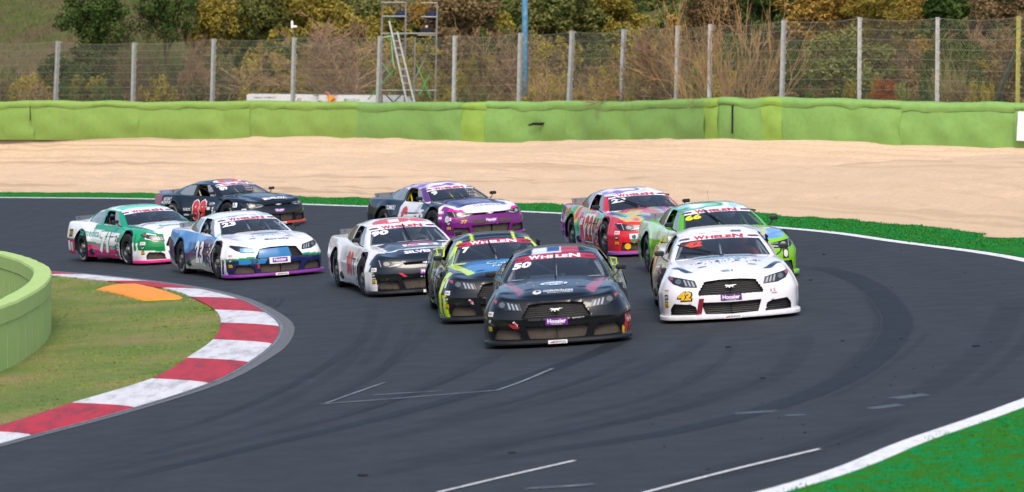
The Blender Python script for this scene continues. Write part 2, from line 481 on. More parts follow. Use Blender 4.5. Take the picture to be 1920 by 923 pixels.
# --- infield
k = NT('infield_soil'); tc = k.n('TexCoord').outputs['Object']
g1 = k.noise(tc, .45, 5, .65); g2 = k.noise(tc, 9, 5, .7)
cg = k.ramp(g1, [(.34, (.09, .18, .015)), (.48, (.17, .23, .03)), (.60, (.28, .24, .07)), (.72, (.36, .27, .13))])
k.l(k.mix(.5, cg, k.ramp(g2, [(.35, (.03, .045, .012)), (.65, (.16, .15, .05))])), k.b.inputs['Base Color']); k.b.inputs['Roughness'].default_value = .95
k.bump(g2, .6, .04)
M_SOIL = k.m
kin_d = cr([(-64, 180), (-50, 143), (-34, 111)] + KIN[::-1] + [(-18.4, 17.6), (-30, 2.6)], n=320)
far_in = np.array([(-75., y) for y in np.linspace(180, 0, 320)])
def soil_relief(P, t): return (vnoise(P[..., 0], P[..., 1], 0, 1.3) - .5) * .05 * np.minimum(1, t * 6)[None, :]
strip('infield_grass_ground', kin_d, far_in, .045, M_SOIL, 120, relief=soil_relief)

def blades(name, pts, hgt, wid, m, lean=.5):
    """thousands of upright grass blades at the given ground points"""
    n = len(pts); a = RNG.random(n) * 2 * math.pi; h = hgt * (.5 + RNG.random(n)); w = wid * (.6 + .8 * RNG.random(n))
    d = np.stack([np.cos(a), np.sin(a), np.zeros(n)], 1); ln = (RNG.random((n, 2)) - .5) * 2 * lean
    tip = pts + np.stack([ln[:, 0] * h, ln[:, 1] * h, h], 1)
    V = np.stack([pts - d * w[:, None] / 2, pts + d * w[:, None] / 2, tip], 1).reshape(-1, 3)
    F = np.arange(3 * n).reshape(-1, 3)
    return tag(link(name, np_mesh(name, V, F, False), m), kind='stuff')

def grass_mat(name, stops, sc, stops2, sc2):
    k = NT(name); tc = k.n('TexCoord').outputs['Object']
    a = k.ramp(k.noise(tc, sc, 5, .65), stops); b = k.ramp(k.noise(tc, sc2, 3, .6), stops2)
    k.l(k.mix(.5, a, b), k.b.inputs['Base Color']); k.b.inputs['Roughness'].default_value = .8; k.b.inputs['Specular IOR Level'].default_value = .15
    return k.m
M_GRASS = grass_mat('infield_grass', [(.36, (.06, .22, .012)), (.53, (.14, .29, .02)), (.65, (.30, .29, .06)), (.76, (.42, .33, .14))], .45,
                    [(.35, (.11, .23, .018)), (.65, (.34, .35, .06))], 14)
P = RNG.random((330000, 2)); ii = (P[:, 0] * (len(kin_d) - 1)).astype(int)
ts = P[:, 1] ** 1.6 * .16
q = kin_d[ii] * (1 - ts)[:, None] + far_in[ii] * ts[:, None] + RNG.normal(0, .04, (len(ts), 2))
q = q[(q[:, 1] > 36) & (q[:, 1] < 72) & (q[:, 0] > -12.5)]
q = q[RNG.random(len(q)) < np.clip(1.25 - vnoise(q[:, 0], q[:, 1], 3, .9) * .9, .2, 1)]
z = plane_z(q[:, 0], q[:, 1]) + .035 + (vnoise(q[:, 0], q[:, 1], 0, 1.3) - .5) * .03
blades('infield_grass', np.column_stack([q, z]), .035, .012, M_GRASS, .8)

# --- orange sausage kerb on the grass behind the red block
out_px = [(180, 544), (190, 540), (206, 536), (230, 533.5), (255, 533.5), (285, 540), (313, 548), (342, 558), (338, 561), (313, 562), (270, 564), (250, 560), (228, 553), (204, 548)]
pts = [gp(*q, .05) for q in out_px]; cen = np.mean(pts, 0)
V = []; F = []; n = len(pts)
for s, h in ((1.02, -.05), (1., .006), (.94, .026), (.72, .042), (.35, .05)):
    for p in pts:
        c = cen + (p - cen) * s; V.append((c[0] - cen[0], c[1] - cen[1], plane_z(c[0], c[1]) + .05 + h - cen[2]))
for r in range(4):
    for i in range(n): F.append((r * n + i, r * n + (i + 1) % n, r * n + n + (i + 1) % n, r * n + n + i))
F.append(tuple(range(4 * n, 5 * n)))
me = py_mesh('sausage_kerb', V, F, True)
k = NT('orange_kerb_paint'); tc = k.n('TexCoord').outputs['Object']
k.l(k.ramp(k.noise(tc, 5, 6, .7), [(.25, (.42, .13, .015)), (.45, (.80, .27, .012))]), k.b.inputs['Base Color']); k.b.inputs['Roughness'].default_value = .6
o = link('sausage_kerb', me, k.m); o.location = cen
tag(o, 'raised orange sausage kerb on the infield grass behind a red kerb block', 'kerb')

# --- painted green verge outside the edge line
verge_w = np.interp(OUT_F[:, 1], [10, 32, 60, 90, 125, 150], [2.6, 2.6, 1.5, 1.9, 2.1, 2.2]) + (vnoise(np.arange(900), 0, 0, .15) - .5) * .5
VOUT = offset_curve(OUT_F, -SGN_IN * verge_w)
k = NT('verge_soil'); tc = k.n('TexCoord').outputs['Object']
k.l(k.ramp(k.noise(tc, 6, 6, .7), [(.34, (.045, .11, .012)), (.43, (.04, .14, .01)), (.52, (.01, .17, .02)), (.62, (.0, .21, .08))]), k.b.inputs['Base Color']); k.b.inputs['Roughness'].default_value = 1.; k.b.inputs['Specular IOR Level'].default_value = .05
strip('painted_verge', OUT_F, VOUT, .012, k.m, 8, relief=lambda P, t: (vnoise(P[..., 0], P[..., 1], 0, 2.) - .5) * .05 * np.minimum(1, t * 5)[None, :])
M_VERGE = grass_mat('painted_verge_grass', [(.34, (.09, .13, .012)), (.44, (.055, .16, .01)), (.52, (.01, .20, .02)), (.62, (.0, .23, .09))], 4.5,
                    [(.32, (.06, .17, .01)), (.46, (.02, .19, .01)), (.62, (.0, .25, .10))], 15)
q = []
dens = np.interp(OUT_F[:, 1], [10, 29, 36, 45, 60, 100, 130], [0, 1, 1, .05, .8, .55, .4]); dens /= dens.sum()
ii = RNG.choice(900, 170000, p=dens); ts = RNG.random(len(ii))
q = OUT_F[ii] * (1 - ts)[:, None] + VOUT[ii] * ts[:, None] + RNG.normal(0, .05, (len(ii), 2))
z = plane_z(q[:, 0], q[:, 1]) + .005 + (vnoise(q[:, 0], q[:, 1], 0, 2.) - .5) * .04
far = np.clip((q[:, 1] - 40) / 60, 0, 1)
blades('verge_grass', np.column_stack([q, z])[q[:, 1] < 60], .022, .012, M_VERGE, .9)
blades('verge_grass', np.column_stack([q, z])[q[:, 1] >= 60], .026, .03, M_VERGE, .9)

# --- barrier line, gravel trap, terrain
BPX = [(-420, 249, 192.5, 162), (0, 250, 192, 152.6), (250, 250.5, 192.5, 147.6), (500, 252, 191.5, 142.7), (700, 257, 194, 138), (860, 260, 194.5, 134), (1000, 260, 193, 132), (1140, 261, 192, 128.5), (1280, 261, 190, 124.6), (1340, 260.5, 187, 122.8), (1465, 259, 186, 121), (1680, 266, 191, 118.5), (1900, 274, 197.5, 116.4), (2350, 286, 206, 112)]
BP = np.array([[*at(a, b, d), at(a, c, d)[2], a] for a, b, c, d in BPX])      # x, y, z of the foot, z of the top, pixel column
BC = cr(BP, n=700)
def bar(px):                                          # barrier foot / top at a pixel column
    return np.array([np.interp(px, BC[:, 4], BC[:, i]) for i in range(4)])
def bar_y(x): return np.interp(x, BC[:, 0], BC[:, 1])

k = NT('gravel'); tc = k.n('TexCoord').outputs['Object']
g0 = k.noise(tc, .5, 4); g1 = k.noise(tc, 6, 6, .75); g2 = k.noise(tc, 30, 3, .8)
ca = k.ramp(g0, [(.3, (.57, .415, .285)), (.7, (.64, .475, .33))])
cb = k.mix(.55, ca, k.ramp(g1, [(.30, (.33, .235, .16)), (.5, (.63, .445, .285)), (.75, (.74, .56, .38))]))
rk = k.n('Attribute', _attribute_name='Rake')          # dark rake lines painted in, standing for shade in the furrows
cc_ = k.mix(.4, cb, k.ramp(g2, [(.3, (.26, .19, .14)), (.5, (.63, .445, .285)), (.72, (.80, .62, .44))]))
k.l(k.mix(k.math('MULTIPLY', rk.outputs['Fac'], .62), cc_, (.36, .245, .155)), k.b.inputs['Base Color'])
k.b.inputs['Roughness'].default_value = .95; k.b.inputs['Specular IOR Level'].default_value = .1
k.bump(g1, .5, .05)
M_GRAV = k.m
i_near = int(np.argmin(np.linalg.norm(VOUT - np.array([9.6, 48]), axis=1)))
A = np.vstack([VOUT[:i_near + 1]]); nA = 420
A = cr(A[::6], n=nA)
tA = np.linspace(0, 1, nA)
# far boundary: along the barrier foot, then round to the right
Bfar = cr(np.vstack([BC[::25, :2] + np.array([0, .4]), [(28, 104), (31, 88), (30, 66), (26, 50)]]), n=900)
# choose the far points so that the strip's cross lines spread evenly over the view
m1 = np.interp(tA, [0, .86, 1], [0, .80, 1])
B = np.stack([np.interp(m1, np.linspace(0, 1, 900), Bfar[:, i]) for i in range(2)], 1)
zB = np.where(B[:, 1] > bar_y(B[:, 0]) - 1.5, np.interp(B[:, 0], BC[:, 0], BC[:, 2]), plane_z(B[:, 0], B[:, 1]) - .2)
for _ in range(30): zB[1:-1] = (zB[:-2] + zB[1:-1] * 2 + zB[2:]) / 4
zA = plane_z(A[:, 0], A[:, 1])
def grav_z(P, t):
    s = t[None, :]
    return zA[:, None] * (1 - s) + zB[:, None] * s
def grav_relief(P, t):
    s = t[None, :] + 0 * P[..., 0]
    fur = (np.abs(np.sin(s * 75 + 5 * vnoise(P[..., 0], P[..., 1], 0, .08))) - .6) * 1.5 + np.sin(s * 61 + 9 * vnoise(P[..., 0], P[..., 1], 5, .05))
    nz = (vnoise(P[..., 0], P[..., 1], 0, .9) - .5) * .10 + (vnoise(P[..., 0], P[..., 1], 9, .25) - .5) * .14
    heap = np.exp(-((1 - s) / .02) ** 2) * (vnoise(P[..., 0], 0 * s, 4, .5) - .3) * .11
    return (fur * .045 * (.4 + vnoise(P[..., 0], P[..., 1], 2, .12)) + nz) * np.clip(s * 9, 0.1, 1) + heap
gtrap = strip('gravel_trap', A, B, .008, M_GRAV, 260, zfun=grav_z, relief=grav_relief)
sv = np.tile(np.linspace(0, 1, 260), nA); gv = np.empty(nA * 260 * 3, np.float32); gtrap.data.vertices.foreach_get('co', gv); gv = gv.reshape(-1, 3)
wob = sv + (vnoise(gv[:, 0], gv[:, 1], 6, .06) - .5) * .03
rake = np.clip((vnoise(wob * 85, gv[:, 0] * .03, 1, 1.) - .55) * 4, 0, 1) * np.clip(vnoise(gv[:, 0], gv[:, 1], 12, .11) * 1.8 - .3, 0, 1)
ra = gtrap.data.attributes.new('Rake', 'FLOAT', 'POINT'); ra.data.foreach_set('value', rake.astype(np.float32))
# rest of the run-off beside the near verge (outside the picture, right)
iv = np.arange(i_near - 4, 900)
A2 = cr(VOUT[iv][::5], n=120)
B2 = cr([(26, 50.5), (22, 36), (14, 24), (6, 14), (-4, 6), (-14, 0)], n=120)
strip('gravel_run_off', A2, B2, -.01, M_GRAV, 40, relief=lambda P, t: (vnoise(P[..., 0], P[..., 1], 0, .9) - .5) * .05 * np.minimum(1, t * 6)[None, :])

def terrain_z(x, y):
    u = y - np.interp(x, BC[:, 0], BC[:, 1])
    flat = np.minimum(plane_z(np.clip(x, -45, 30), y) - .45, .1)
    slope = np.interp(x, [-40, -12, 5, 60], [.26, .26, .30, .30])
    back = .55 + np.clip(u - np.interp(x, [-19, -12], [9, 27]), 0, None) * slope + (vnoise(x, y, 0, .13) - .5) * 1.3 * np.clip((u - 9) / 12, 0, 1) + (vnoise(x, y, 4, .5) - .5) * .25
    back = np.minimum(back, 46 + (vnoise(x, y, 7, .02) - .5) * 8)
    w = np.clip((u + 1.5) / 2.5, 0, 1)
    south = np.minimum(np.clip(-18 - y, 0, None) * .42, 30) * (.8 + .4 * vnoise(x, y, 3, .03))     # unseen bank added behind the camera to cut low-sky reflections on the cars
    return (flat + south) * (1 - w) + back * w
k = NT('hillside'); tc = k.n('TexCoord').outputs['Object']
h1 = k.noise(tc, .16, 4, .6); h2 = k.noise(tc, 1.3, 6, .7)
ca = k.ramp(h1, [(.34, (.085, .065, .042)), (.46, (.12, .085, .055)), (.54, (.075, .105, .028)), (.66, (.055, .11, .022))])
k.l(k.mix(.5, ca, k.ramp(h2, [(.3, (.05, .05, .02)), (.55, (.12, .10, .045)), (.75, (.17, .125, .08))])), k.b.inputs['Base Color'])
k.b.inputs['Roughness'].default_value = .95; k.b.inputs['Specular IOR Level'].default_value = .05
k.bump(h2, .8, .25)
xs = np.concatenate([np.linspace(-900, -62, 40), np.linspace(-60, 45, 150), np.linspace(47, 900, 40)])
ys = np.concatenate([np.linspace(-300, 0, 40), np.linspace(3, 104, 30), np.linspace(106, 215, 170), np.linspace(218, 1500, 60)])
X, Y = np.meshgrid(xs, ys, indexing='ij')
V = np.stack([X, Y, terrain_z(X, Y)], -1).reshape(-1, 3)
tag(link('ground', np_mesh('ground', V, grid_faces(len(xs), len(ys))), k.m), kind='structure')

# --- green concrete wall on the infield
WO = cr([(-9.6, 36.5), (-8.2, 40.5), (-7.3, 44), (-7.08, 46.6), (-7.02, 48.4), (-7.10, 51), (-7.34, 53.6), (-7.66, 55.8), (-8.05, 57.6), (-8.6, 59.8), (-9.6, 63.0), (-11.4, 67.6), (-14, 73)], n=240)
WI = offset_curve(WO, .30)
if WI[100][0] > WO[100][0]: WI = offset_curve(WO, -.30)
M_WALLG = NT('green_wall_paint'); k = M_WALLG; tc = k.n('TexCoord').outputs['Object']
w1 = k.noise(tc, 1.1, 5, .65); w2 = k.noise(tc, 22, 4, .7)
k.l(k.mix(.3, k.ramp(w1, [(.3, (.36, .52, .155)), (.7, (.42, .57, .19))]), k.ramp(w2, [(.3, (.30, .44, .13)), (.6, (.43, .58, .195))])), k.b.inputs['Base Color'])
k.b.inputs['Roughness'].default_value = .75; k.bump(w2, .25, .008)
M_WALLG = k.m
wloc = np.array([WO[100][0], WO[100][1], plane_z(*WO[100])])
wall = tag(empty('infield_wall', tuple(wloc)), 'curved light green concrete wall standing on the infield grass inside the kerb', 'wall')
Lw = np.concatenate([[0], np.cumsum(np.linalg.norm(np.diff(WO, axis=0), axis=1))])
def wall_at(s): return np.array([np.interp(s, Lw, WO[:, 0]), np.interp(s, Lw, WO[:, 1])]), np.array([np.interp(s, Lw, WI[:, 0]), np.interp(s, Lw, WI[:, 1])])
s0 = 0.; HW = .95
while s0 < Lw[-1] - .3:                              # upright precast planks with open joints
    s1 = min(s0 + .78, Lw[-1]); V = []; m_ = 5
    for j in range(m_):
        a, b = wall_at(s0 + .015 + (s1 - s0 - .030) * j / (m_ - 1)); d = (b - a)
        a, b = a + d * .045, b - d * .045
        for p, h in ((a, -.1), (a, .70), (b, .70), (b, -.1)): V.append((p[0] - wloc[0], p[1] - wloc[1], plane_z(*p) + h - wloc[2]))
    F = [(j * 4 + q, j * 4 + (q + 1) % 4, j * 4 + 4 + (q + 1) % 4, j * 4 + 4 + q) for j in range(m_ - 1) for q in range(4)] + [(3, 2, 1, 0), (m_ * 4 - 4, m_ * 4 - 3, m_ * 4 - 2, m_ * 4 - 1)]
    link('wall_plank', py_mesh('wall_plank', V, F), M_WALLG, wall); s0 = s1
V = []; prof = [(.05, .69), (.0, .70), (-.0, .915), (.06, .95), (.5, .962), (.94, .95), (1., .915), (1., .70), (.95, .69)]
for i in range(len(WO)):
    a, d = WO[i], WI[i] - WO[i]
    for t, h in prof:
        p = a + d * t; V.append((p[0] - wloc[0], p[1] - wloc[1], plane_z(*a) + h + (vnoise(Lw[i], t, 0, 2.) - .5) * .012 - wloc[2]))
m_ = len(prof)
F = [(j * m_ + q, j * m_ + (q + 1) % m_, j * m_ + m_ + (q + 1) % m_, j * m_ + m_ + q) for j in range(len(WO) - 1) for q in range(m_)]
link('coping', py_mesh('coping', V, F), M_WALLG, wall)
V = []                                               # dark core seen in the joints
for i in range(len(WO)):
    a, d = WO[i], WI[i] - WO[i]
    for t, h in ((.12, -.08), (.12, .69), (.88, .69), (.88, -.08)):
        p = a + d * t; V.append((p[0] - wloc[0], p[1] - wloc[1], plane_z(*a) + h - wloc[2]))
F = [(j * 4 + q, j * 4 + (q + 1) % 4, j * 4 + 4 + (q + 1) % 4, j * 4 + 4 + q) for j in range(len(WO) - 1) for q in range(4)]
link('wall_core', py_mesh('wall_core', V, F), mat('wall_core_green', '#33501f', .9), wall)

# --- green tyre barrier wrapped in belting
def belt_mat(name, a, b):
    k = NT(name); tc = k.n('TexCoord').outputs['Object']
    n1 = k.noise(tc, .45, 4, .6); n2 = k.noise(tc, 5, 6, .7)
    k.l(k.mix(.3, k.ramp(n1, [(.3, a), (.7, b)]), k.ramp(n2, [(.3, tuple(x * .7 for x in a)), (.55, b)])), k.b.inputs['Base Color'])
    k.b.inputs['Roughness'].default_value = .62; k.b.inputs['Specular IOR Level'].default_value = .35
    k.bump(n2, .2, .03); return k.m
M_BG = [belt_mat('green_belting', (.175, .33, .080), (.215, .38, .095)), belt_mat('yellow_green_belting', (.225, .37, .060), (.26, .41, .068)), belt_mat('light_green_belting', (.215, .35, .070), (.255, .395, .083))]
seams = [(-420, 2), (62, 2), (262, 2), (470, 2), (672, 0), (866, 1), (912, 0), (1062, 0), (1186, 0), (1322, 1), (1347, 0), (1379, 0), (1430, 1), (1467, 0), (1690, 0), (1905, 0), (2340, 0)]
bl = bar(960); bloc = np.array([bl[0], bl[1] + .5, bl[2]])
barrier = tag(empty('tyre_barrier', tuple(bloc)), 'long green tyre barrier wrapped in wavy belting along the gravel trap', 'barrier')
rows = 13
for si in range(len(seams) - 1):
    p0, p1 = seams[si][0], seams[si + 1][0]; n = max(6, int((p1 - p0) / 9)); off = random.uniform(-.03, .03)
    V = []; capV = []; cap_h = .26 + random.uniform(-.03, .03)
    for i in range(n + 1):
        px = p0 + (p1 - p0) * i / n; px = p0 - 1.2 if i == 0 else p1 + 1.2 if i == n else px
        f = bar(px); f2 = bar(px + 4); d = np.array([f2[0] - f[0], f2[1] - f[1]]); d /= np.linalg.norm(d); nv = np.array([d[1], -d[0]])   # towards the track
        ht = f[3] - f[2] + (vnoise(px, 3, 0, .02) - .5) * .09
        e = i / n; pucker = -.025 * (math.exp(-(e * n / 3) ** 2) + math.exp(-((1 - e) * n / 3) ** 2))
        def P(c, h): return (f[0] + nv[0] * c - bloc[0], f[1] + nv[1] * c - bloc[1], f[2] + h - bloc[2])
        for r in range(rows):
            v = r / (rows - 1)
            bulge = .10 * math.sin(math.pi * v) ** .8 + (vnoise(px * .035, v * 2.2, si, 1.) - .5) * .19 * math.sin(math.pi * min(1, v * 1.25)) + off + pucker
            V.append(P(bulge, -.3 + (ht + .28) * v))
        for c, h in ((-.12, ht + .03), (-.85, ht + .02), (-.95, ht - .1)): V.append(P(c + off, h))
        sag = (vnoise(px * .045, 7, si, 1.) - .5) * .16
        for c, h in ((.075, ht - cap_h + sag), (.11, ht - cap_h * .6 + sag * .5), (.10, ht - .06), (.0, ht + .035), (-.16, ht + .055), (-.6, ht + .05)):
            capV.append(P(c + off + (vnoise(px * .08, h * 3, 2, 1.) - .5) * .05 + pucker, h + (vnoise(px * .03, 1, si, 1.) - .5) * .05))
    link('belt_panel', np_mesh('belt_panel', V, grid_faces(n + 1, rows + 3)), M_BG[seams[si][1]], barrier)
    link('cap_flap', np_mesh('cap_flap', capV, grid_faces(n + 1, 6)), M_BG[seams[si][1]], barrier)
# torn slot and split seams in the belting
def bar_pt(px, v, c):
    f = bar(px); f2 = bar(px + 4); d = np.array([f2[0] - f[0], f2[1] - f[1]]); d /= np.linalg.norm(d); nv = np.array([d[1], -d[0]])
    return (f[0] + nv[0] * c - bloc[0], f[1] + nv[1] * c - bloc[1], f[2] + (f[3] - f[2]) * v - bloc[2])
M_BLK = mat('black_void', '#07080a', .9)
def tear(px_v):
    V = [bar_pt(a, b, .235) for a, b in px_v] + [bar_pt(a, b, .20) for a, b in px_v]; n = len(px_v)
    link('torn_gap', py_mesh('torn_gap', V, [tuple(range(n))] + [(i, (i + 1) % n, n + (i + 1) % n, n + i) for i in range(n)]), M_BLK, barrier)
tear([(997, .36), (1004, .36), (1006, .38), (1025, .37), (1028, .45), (1006, .45), (1004, .42), (999, .41)])
tear([(1378.2, .12), (1380.6, .12), (1380.6, .84), (1378.2, .84)])
tear([(61.6, .4), (62.6, .4), (62.4, .86), (61.8, .86)])
M_BAN = mat('white_banner_cloth', '#dfe3f2', .7, vary=.06, vscale=3)
pB = [bar_pt(a, b, .25) for a, b in [(1911, .14), (1914, .86), (1990, .84), (1990, .12)]]
V = [(p[0] + bloc[0], p[1] + bloc[1], p[2] + bloc[2]) for p in pB]; c0 = np.mean(V, 0)
V = [tuple(np.array(p) - c0) for p in V]; V += [(a, b + .02, c) for a, b, c in V]
o = link('banner', py_mesh('banner', V, [(0, 1, 2, 3), (7, 6, 5, 4), (0, 4, 5, 1), (1, 5, 6, 2), (2, 6, 7, 3), (3, 7, 4, 0)]), M_BAN); o.location = c0
tag(o, 'white cloth banner hung on the front of the green barrier', 'banner')

# --- debris fence behind the barrier
POSTS = [(-190, 193, -186, 80), (-42, 193, -38, 79), (104, 193, 109, 77), (249, 192, 252, 80), (398, 191, 401, 73), (549, 190, 552, 70), (709, 193, 713, 68), (851, 193, 853, 67), (973, 192, 976, 62), (1067, 193, 1073, 58), (1165, 193, 1170, 55), (1268, 190, 1271, 48), (1330, 187, 1332, 46), (1466, 186, 1470, 38), (1611, 187, 1612, 33), (1757, 191, 1758, 33), (1908, 196, 1910, 31), (2060, 200, 2062, 28)]
M_GALV = mat('galvanised_steel', '#a9a8a4', .5, .35, vary=.14, vscale=5)
M_WIRE = mat('galvanised_wire', '#858374', .6, .2)
M_POSTY = mat('yellow_lichened_post', '#9a9440', .7, vary=.25, vscale=6)
fl = bar(960); floc = np.array([fl[0], fl[1] + 1.4, fl[2]])
fence = tag(empty('debris_fence', tuple(floc)), 'tall wire mesh debris fence on grey steel posts behind the green barrier', 'fence')
feet = []; tops = []
for (a, b, c, d) in POSTS:
    D = bar(a)[1] + 1.5
    feet.append(at(a, b, D)); tops.append(at(c, d, D))
for i, (f, t) in enumerate(zip(feet, tops)):
    f2 = f + (f - t) * .75; ax = (t - f2) / np.linalg.norm(t - f2); M = Matrix.Translation(Vector(f2 - floc)) @ Vector(ax).to_track_quat('Z', 'Y').to_matrix().to_4x4()
    L = float(np.linalg.norm(t - f2)); mb = MB()
    w, dp = .07, .08
    mb.box((-w, -dp, 0), (w, -dp + .016, L), M=M).box((-w, dp - .016, 0), (w, dp, L), M=M).box((-.012, -dp + .016, 0), (.012, dp - .016, L), M=M)
    po = mb.build('post', M_POSTY if i == 16 else M_GALV, fence)
    if i == 0: CLAMP = MB().box((-w - .03, -dp - .03, -.03), (-w + .05, -dp - .004, .03)).mesh('cable_clamp')
    for q in range(8):
        co = link('cable_clamp', CLAMP, M_GALV, po); co.matrix_local = M @ Matrix.Translation((0, 0, L * (.47 + .52 * q / 7)))
    # brace at the end post
    if i == 16:
        MB().tube([tuple(at(1906, 95, bar(1906)[1] + 1.6) - floc), tuple(at(1868, 187, bar(1868)[1] + 3.2) - floc)], .07, 8).build('brace', mat('grey_green_brace', '#6f7d68', .6, vary=.2), fence)
def span_pt(i, u, v):
    a = feet[i] * (1 - u) + feet[i + 1] * u; b = tops[i] * (1 - u) + tops[i + 1] * u
    p = a * (1 - v) + b * v; p = p - floc; p[2] -= .10 * 4 * u * (1 - u) * v ** 3; p[1] -= .10; return p
for q in range(9):
    v = q / 8 * .985 + .005; pts = []
    for i in range(len(POSTS) - 1):
        for u in (0, .25, .5, .75): pts.append(span_pt(i, u, v))
    MB().tube(pts, .0075, 4).build('tension_cable', M_WIRE, fence)
for i in range(len(POSTS) - 1):
    W_ = float(np.linalg.norm(feet[i + 1] - feet[i])); H_ = float(np.linalg.norm(tops[i] - feet[i]))
    cx, cz = .092, .145; V = []; F = []
    nl = int((W_ + H_ * cx / cz) / cx) + 1
    for sg in (1, -1):
        for q in range(nl):
            x0 = q * cx - H_ * cx / cz if sg == 1 else q * cx
            pts = []
            lo, hi = 0., 1.
            for e in (0, W_):                        # clip the wire x = x0 + sg*z*cx/cz to the span
                vv = (e - x0) / (sg * H_ * cx / cz)
                if (e == 0) == (sg == 1): lo = max(lo, vv)
                else: hi = min(hi, vv)
            if hi - lo < .02: continue
            for j in range(4):
                v = lo + (hi - lo) * j / 3; x = x0 + sg * v * H_ * cx / cz
                pts.append(span_pt(i, min(max(x / W_, 0), 1), v))
            o_ = len(V); r = .0023
            for p in pts: V += [p + (r, 0, 0), p + (-r * .5, 0, r * .8), p + (-r * .5, 0, -r * .8)]
            for j in range(3):
                for s in range(3): F.append((o_ + j * 3 + s, o_ + j * 3 + (s + 1) % 3, o_ + j * 3 + 3 + (s + 1) % 3, o_ + j * 3 + 3 + s))
    link('wire_mesh', np_mesh('wire_mesh', V, F, False), M_WIRE, fence)
# ================================================================== RACE CARS
# local frame: x forward, y to the car's left, z up, origin on the ground between the axles
WB, RW = 1.37, .335
HALF = [(-2.58, 0, .86, .22, .05), (-2.57, .40, .865, .22, .05), (-2.52, .75, .875, .21, .06), (-2.40, .90, .885, .19, .08), (-2.15, .955, .885, .17, .10), (-1.37, .975, .885, .14, .13), (-.70, .95, .85, .125, .14), (0, .94, .825, .12, .145),
        (.70, .955, .80, .12, .15), (1.37, .998, .775, .11, .18), (1.80, .985, .745, .10, .19), (2.05, .945, .715, .10, .17), (2.23, .83, .69, .10, .14), (2.34, .62, .665, .10, .13), (2.41, .30, .645, .10, .13), (2.44, 0, .64, .10, .13)]   # x, y, shoulder z, sill z, inset of the shoulder
SPIN = (-2.25, 2.02)
def hood_z(x, y):
    c = np.interp(x, [-2.6, -2.2, -1.9, -1, 0, .85, 1.0, 1.4, 1.8, 2.1, 2.3, 2.45], [.905, .925, .925, .89, .855, .845, .84, .808, .757, .706, .668, .64])
    a = np.abs(y)
    dome = .022 * np.clip((.50 - a) / .10, 0, 1) * np.clip((x - .7) / .2, 0, 1) * np.clip((2.35 - x) / .35, 0, 1)
    return c - .055 * (a / .85) ** 2 + dome
FRONT_CUTS = {
 'coupe_a': {'grille': [(-.47, .415), (-.36, .580), (-.15, .600), (.15, .600), (.36, .580), (.47, .415), (.44, .392), (0, .385), (-.44, .392)],
             'lower_intake': [(-.43, .29), (0, .28), (.43, .29), (.375, .122), (0, .112), (-.375, .122)],
             'side_intake': [(.51, .235), (.58, .265), (.81, .285), (.86, .21), (.86, .125), (.475, .12)]},
 'coupe_b': {'grille': [(-.42, .572), (.42, .572), (.40, .532), (-.40, .532)],
             'lower_intake': [(-.47, .305), (0, .315), (.47, .305), (.40, .125), (-.40, .125)],
             'side_intake': [(.53, .26), (.83, .285), (.86, .13), (.50, .125)]}}
LIGHTS = {'coupe_a': [(.475, .505), (.505, .597), (.69, .638), (.835, .662), (.858, .635), (.80, .565), (.68, .518)],
          'coupe_b': [(.43, .548), (.50, .508), (.68, .492), (.83, .515), (.865, .545), (.872, .628), (.80, .628), (.62, .602), (.45, .578)]}

def pchip_cols(T, t0, t1):
    return np.stack([np.interp(t1, t0, T[:, i]) for i in range(T.shape[1])], 1)

def smooth_grid(G, it, fixed_rows=()):
    """relax a half-body grid; both ends and the last row lie on the mirror plane"""
    for _ in range(it):
        mir = np.array([1, -1, 1.])
        U = np.concatenate([G[1:2] * mir, G, G[-2:-1] * mir], 0)
        Vp = np.concatenate([G[:, :1], G, G[:, -2:-1] * mir], 1)
        N = (U[:-2] + U[2:] + Vp[:, :-2] + Vp[:, 2:]) / 4
        N[:, 0] = G[:, 0]
        for r in fixed_rows: N[:, r] = G[:, r]
        G = G * .4 + N * .6
        G[0, :, 1] = 0; G[-1, :, 1] = 0
    return G

def weld(V, F):
    key = np.round(V * 2500).astype(np.int64)
    _, idx, inv = np.unique(key, axis=0, return_index=True, return_inverse=True)
    inv = inv.ravel(); V2 = V[idx]; F2 = inv[F]
    ok = np.ones(len(F2), bool)
    for i in range(4):
        for j in range(i + 1, 4):
            pass
    a = np.sort(F2, 1); deg = (a[:, 1:] == a[:, :-1]).sum(1)
    return V2, F2[deg <= 1]

def to_tris(F):
    T = np.vstack([F[:, [0, 1, 2]], F[:, [0, 2, 3]]])
    return T[(T[:, 0] != T[:, 1]) & (T[:, 1] != T[:, 2]) & (T[:, 0] != T[:, 2])]

def sub_mesh(name, V, F):
    u, inv = np.unique(F, return_inverse=True)
    T = to_tris(inv.reshape(F.shape))
    return np_mesh(name, V[u], T), V[u]

def mirror_grid(G, flip=False):
    """full vertex / face arrays of a half grid and its mirror image, plus the face grid indices"""
    nu, nr = G.shape[:2]
    F = grid_faces(nu, nr); i = np.arange(len(F)) // (nr - 1); j = np.arange(len(F)) % (nr - 1)
    V = np.concatenate([G.reshape(-1, 3), (G * np.array([1, -1, 1])).reshape(-1, 3)])
    FF = np.concatenate([F[:, ::-1], F + nu * nr])
    return V, FF, np.concatenate([i, i]), np.concatenate([j, j])

